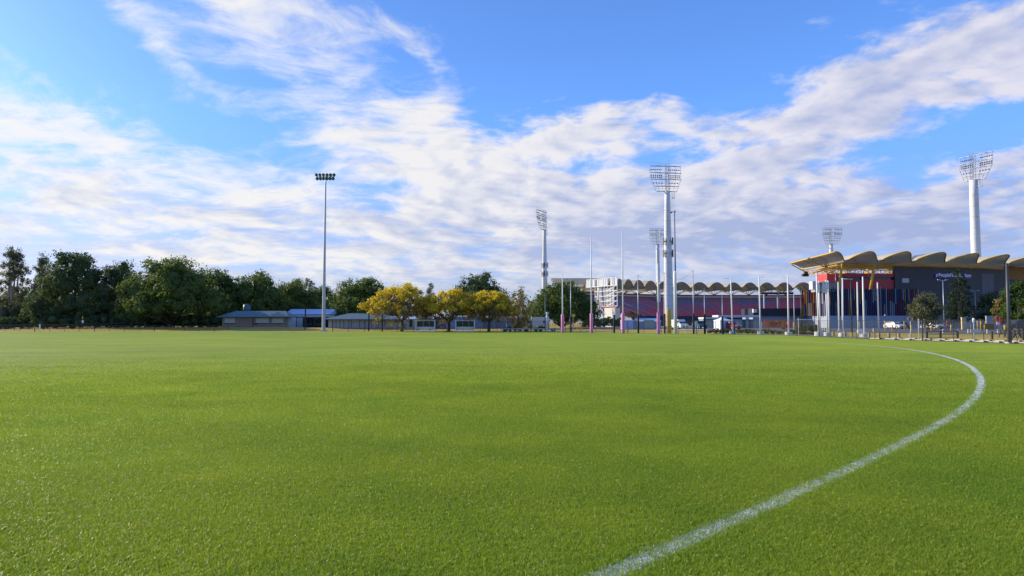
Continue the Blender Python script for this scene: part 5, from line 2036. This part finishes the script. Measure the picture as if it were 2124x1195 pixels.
sign('notice_board', 'cream horizontal notice board on a cream finial topped post', 2021, edge_y(2021) + .9, 661, [(2013, 2034, 683.5, 690, 'off_white')], 'off_white', finial)
sign('square_sign', 'plain square white sign on two short legs beside a flag pole', 1784, 75.5, 690, [(1779.5, 1789, 682, 693, 'white_paint')], 'timber')
sign('red_sign', 'red sign with white lower panel on a dark post', 2069, 88, 657, [(2066.5, 2072.5, 657, 667.5, 'red_paint'), (2067.3, 2072.5, 667.8, 674, 'white_paint')], 'dark_steel')
sign('red_sign', 'plain red sign right beside the red and white one', 2076.5, 89.5, 659, [(2074, 2079.5, 659, 672, 'red_paint')], 'dark_steel')
sign('ring_post', 'thin yellow green post with a ring on top', 1889.5, edge_y(1889) + 4.9, 666, [(1889, 1891, 674, 686, 'yellow_paint')], 'off_white', ring_top)
sign('white_topped_post', 'cream marker post with white top half by the gum tree', 1906, edge_y(1906) + 4.9, 661, [(1904.8, 1907.2, 662, 681, 'white_paint')], 'cream')
sign('slanted_marker', 'small white slanted board on a short post at the low dark fence', 82.5, 120, 686, [(81, 84, 672.5, 682, 'white_paint')], 'dark_steel')
sign('yellow_marker', 'small yellow and white marker on a post before the shaded trees', 171, 138, 640, [(169.8, 171.6, 656, 662, 'yellow_paint'), (169.5, 173.2, 664.5, 670, 'white_paint')], 'dark_steel')
sign('yellow_sign', 'yellow diamond road sign behind the goal posts at the fig tree', 1189, 140, 652, [(1186, 1193, 651.5, 657, 'yellow_paint')], 'galvanised')


def picnic(px, label):
    Y = edge_y(px) + 13
    t = thing('picnic_table', label, 'picnic table', at(px, Y), .2, 'picnic tables on the dry grass')
    MB().box((0, 0, .72), (1.05, .75, .06)).build('table_top', 'timber_dark', t)
    for sx in (-.78, .78):
        MB().box((sx, 0, .42), (.3, .75, .05)).build('seat', 'timber_dark', t)
    for sy in (-.28, .28):
        MB().tube([(-.45, sy, .0), (-.18, sy, .7)], .045, 5).tube([(.45, sy, .0), (.18, sy, .7)], .045, 5).tube([(-.85, sy, .4), (.85, sy, .4)], .04, 5).build('leg_frame', 'dark_steel', t)


picnic(2085, 'dark picnic table just left of the thick dark grey pole')
picnic(2106, 'dark picnic table just right of the thick dark grey pole')
picnic(2115, 'dark picnic table furthest from the thick dark grey pole')


def gate_frame():
    Y = 88.0
    b = at(1674, Y)
    t = thing('gate_frame', 'open gate frame with thin white crossbar and dark posts', 'gate', b)
    k = Y / F
    h = zy(663, Y) - b.z
    for px in (1654, 1690):
        MB().tube([((px - 1674) * k, 0, -.2), ((px - 1674) * k, 0, h)], .05, 8).build('post', 'dark_steel', t)
    MB().tube([((1654 - 1674) * k, 0, h), ((1692 - 1674) * k, 0, h)], .035, 6).build('crossbar', 'white_paint', t)
    MB().tube([((1657.5 - 1674) * k, .1, -.2), ((1657.5 - 1674) * k, .1, h + .2)], .04, 6).build('side_post', 'off_white', t)


gate_frame()


def gazebo():
    Y = 127.0
    b = at(1499, Y)
    t = thing('gazebo', 'white pop-up gazebo with peaked roof and pale side walls', 'gazebo', b, .25)
    w = 1.15
    ze, zr = zy(664.5, Y) - b.z, zy(656.5, Y) - b.z
    for sx in (-1, 1):
        for sy in (-1, 1):
            MB().tube([(sx * w, sy * w, -.05), (sx * w, sy * w, ze)], .03, 5).build('leg', 'galvanised', t)
    prof = []
    for q, z in ((1.06, ze - .15), (1.06, ze), (.45, ze + (zr - ze) * .42), (.12, zr - .12), (.01, zr)):
        prof.append([(sx * w * q, sy * w * q, z) for sx, sy in ((-1, -1), (1, -1), (1, 1), (-1, 1))])
    MB().loft(prof, caps=False).build('canopy', 'white_paint', t)
    MB().box((0, -w, ze / 2), (2 * w - .06, .03, ze)).build('side_wall', 'tarp', t)
    MB().box((-w, 0, ze / 2), (.03, 2 * w - .06, ze)).build('side_wall', 'white_paint', t)


gazebo()


def car(label, px, Y, rz, paint, style='hatch'):
    b = at(px, Y, .03)
    t = thing('parked_car', label, 'car', b, rz, 'cars parked by the stadium')
    if style == 'van':
        prof = [(-2.2, .35), (-2.25, .9), (-2.15, 1.85), (1.0, 1.9), (1.6, 1.15), (2.2, .95), (2.3, .6), (2.25, .35)]
    elif style == 'suv':
        prof = [(-2.15, .4), (-2.2, .95), (-2.0, 1.1), (-1.75, 1.62), (.55, 1.68), (1.15, 1.08), (2.1, .95), (2.2, .6), (2.1, .38)]
    else:
        prof = [(-2.0, .33), (-2.05, .8), (-1.85, .95), (-1.35, 1.40), (.35, 1.44), (1.0, .95), (1.95, .80), (2.05, .5), (1.95, .33)]
    rings = []
    zt = max(z for _, z in prof)
    for yy in (-.88, -.80, .80, .88):
        q = 1.0 if abs(yy) < .85 else .96
        rings.append([(x * q, yy - (math.copysign(.16, yy) if z > 1.12 else 0) * (z / zt), z) for x, z in prof])
    MB().loft(rings).build('body', paint, t)
    # windows stand 1 cm proud of the cabin
    if style != 'van':
        zz0, zz1 = (1.12, 1.58) if style == 'suv' else (.98, 1.36)
        xa, xb = (-1.7, .9) if style == 'suv' else (-1.5, .85)
        for sy in (-1, 1):
            MB().add([(xa, sy * .865, zz0), (xb, sy * .865, zz0), (xb - .52, sy * .745, zz1), (xa + .18, sy * .745, zz1)], [(0, 1, 2, 3) if sy < 0 else (3, 2, 1, 0)]).build('side_window', 'glass', t)
        fx0, fx1 = (1.16, .60) if style == 'suv' else (1.0, .40)
        MB().add([(fx0, -.70, zz0), (fx0, .70, zz0), (fx1, .60, zz1 + .02), (fx1, -.60, zz1 + .02)], [(0, 1, 2, 3)]).build('windscreen', 'glass', t)
        rx0, rx1 = (-2.02, -1.80) if style == 'suv' else (-1.87, -1.42)
        MB().add([(rx0, .66, zz0), (rx0, -.66, zz0), (rx1, -.58, zz1), (rx1, .58, zz1)], [(0, 1, 2, 3)]).build('rear_window', 'glass', t)
    else:
        MB().add([(1.02, -.7, 1.8), (1.62, -.76, 1.18), (1.62, .76, 1.18), (1.02, .7, 1.8)], [(0, 1, 2, 3)]).build('windscreen', 'glass', t)
        for sy in (-1, 1):
            MB().box((.75, sy * .80, 1.5), (.8, .06, .4)).build('side_window', 'glass', t)
    for sx in (-1.3, 1.3):
        for sy in (-1, 1):
            w_ = MB().tube([(sx, sy * .70, .33), (sx, sy * .90, .33)], .33, 16).build('wheel', 'tyre', t)
            MB().tube([(sx, sy * .85, .33), (sx, sy * .915, .33)], .19, 10).build('rim', 'galvanised', w_)
    for sy in (-.62, .62):
        MB().box((2.06 if style != 'van' else 2.26, sy, .70), (.08, .34, .16)).build('headlight', 'sheet_white', t)
        MB().box((-2.04 if style == 'hatch' else -2.2, sy, .80), (.06, .26, .22)).build('tail_light', 'red_paint', t)
    MB().box((2.1 if style != 'van' else 2.28, 0, .48), (.05, 1.0, .16)).build('grille', 'dark_steel', t)


car('blue grey four wheel drive seen from the front beside a net pole', 1451, 140, -math.pi / 2 + .1, 'car_blue', 'suv')
car('dark red car beside the white gazebo', 1515, 126, -math.pi / 2 + .5, 'car_red')
car('orange red car parked next to the orange banner', 1640, 131, 2.9, 'car_orange')
car('white car parked behind a short yellow bollard by the gum tree', 1934, 132, -math.pi / 2 + .25, 'car_white', 'hatch')
car('silver white car half hidden behind a short orange bollard', 1856, 138, -math.pi / 2 + .3, 'car_white')
car('dark car beside the silver white one', 1871, 140, -math.pi / 2, 'car_dark')
car('dark car parked below the bright green tree', 2115, 105, 3.05, 'car_dark', 'suv')
car('white vehicle seen end-on behind the thin hinged pole', 1408, 132, -math.pi / 2 + .3, 'car_white', 'van')

# low walls and planters in front of the conifer
for (pa, pb, ya, yb, Y, mm, lab) in [(2047, 2070, 656, 680, 132, 'blue_grey_wall', 'pale blue grey block wall left of the red signs'), (1996, 2005, 659, 677, 128, 'cream', 'cream gate pillars under the conifer'),
                                     (2036, 2062, 672, 678.5, 126, 'rust_wall', 'low red brown garden wall before the grey block wall'), (1940, 1996, 655, 678, 150, 'blue_grey_wall', 'long grey wall beneath the conifer and street lamp'),
                                     (2114, 2140, 657, 671, 126, 'cream', 'cream house wall behind the dark car')]:
    b = at((pa + pb) / 2, Y)
    w, h = (pb - pa) / F * Y, zy(ya, Y) - b.z
    t = thing('garden_wall', lab, 'wall', b)
    MB().box((0, .15, h / 2 - .1), (w, .3, h + .2)).build('wall', mm, t)
    MB().box((0, .15, h + .035), (w + .06, .38, .07)).build('coping', 'concrete', t)


# ------------------------------------------------------------------ the walking person
def person():
    Y = 103.0
    b = at(1965.5, Y, .02)
    m = bpy.data.materials.new('person_cloth')
    m.use_nodes = True
    nb = NB(m.node_tree)
    s = nb.n('ShaderNodeSeparateXYZ')
    m.node_tree.links.new(nb.n('ShaderNodeTexCoord').outputs['Object'], s.inputs[0])
    z = s.outputs[2]
    c = nb.mix(nb.m('GREATER_THAN', z, .92), (.025, .028, .04), (.55, .03, .03))
    c = nb.mix(nb.m('GREATER_THAN', z, 1.47), c, (.42, .25, .17))
    c = nb.mix(nb.m('LESS_THAN', z, .09), c, (.30, .30, .30))
    hand = nb.m('MULTIPLY', nb.m('GREATER_THAN', nb.m('ABSOLUTE', s.outputs[0]), .215), nb.m('LESS_THAN', z, 1.0))
    c = nb.mix(hand, c, (.42, .25, .17))
    m.node_tree.links.new(c, m.node_tree.nodes['Principled BSDF'].inputs['Base Color'])
    m.node_tree.nodes['Principled BSDF'].inputs['Roughness'].default_value = .8
    V = [(0, 0, .93), (0, 0, 1.15), (0, .01, 1.38), (0, 0, 1.50), (0, -.02, 1.60), (0, -.02, 1.70),
         (-.10, 0, .88), (-.11, -.13, .50), (-.11, -.10, .10), (-.11, -.24, .05),
         (.10, 0, .88), (.11, .10, .50), (.11, .32, .14), (.11, .25, .05),
         (-.19, .01, 1.40), (-.24, .08, 1.13), (-.25, -.02, .90), (-.25, -.06, .80),
         (.19, .01, 1.40), (.24, -.06, 1.13), (.25, -.20, .95), (.25, -.27, .87)]
    E = [(0, 1), (1, 2), (2, 3), (3, 4), (4, 5), (0, 6), (6, 7), (7, 8), (8, 9), (0, 10), (10, 11), (11, 12), (12, 13), (2, 14), (14, 15), (15, 16), (16, 17), (2, 18), (18, 19), (19, 20), (20, 21)]
    R = [.15, .14, .15, .06, .09, .085, .09, .065, .05, .045, .09, .065, .05, .045, .07, .05, .04, .035, .07, .05, .04, .035]
    me = bpy.data.meshes.new('person')
    me.from_pydata(V, E, [])
    me.materials.append(m)
    o = bpy.data.objects.new('person', me)
    COL.objects.link(o)
    o.location = b
    o.rotation_euler = (0, 0, .8)
    sk = o.modifiers.new('skin', 'SKIN')
    for i, r in enumerate(R):
        me.skin_vertices[0].data[i].radius = (r, r * .85)
    me.skin_vertices[0].data[0].use_root = True
    sb = o.modifiers.new('sub', 'SUBSURF')
    sb.levels = sb.render_levels = 2
    tag(o, 'person in a red top and dark trousers walking across the car park', 'person')
    hr = MB().lathe([(.02, .14), (.075, .11), (.10, .03), (.10, -.04), (.06, -.08)], 12).build('hair', 'hair', o, smooth=True)
    hr.location = (0, .01, 1.66)


person()
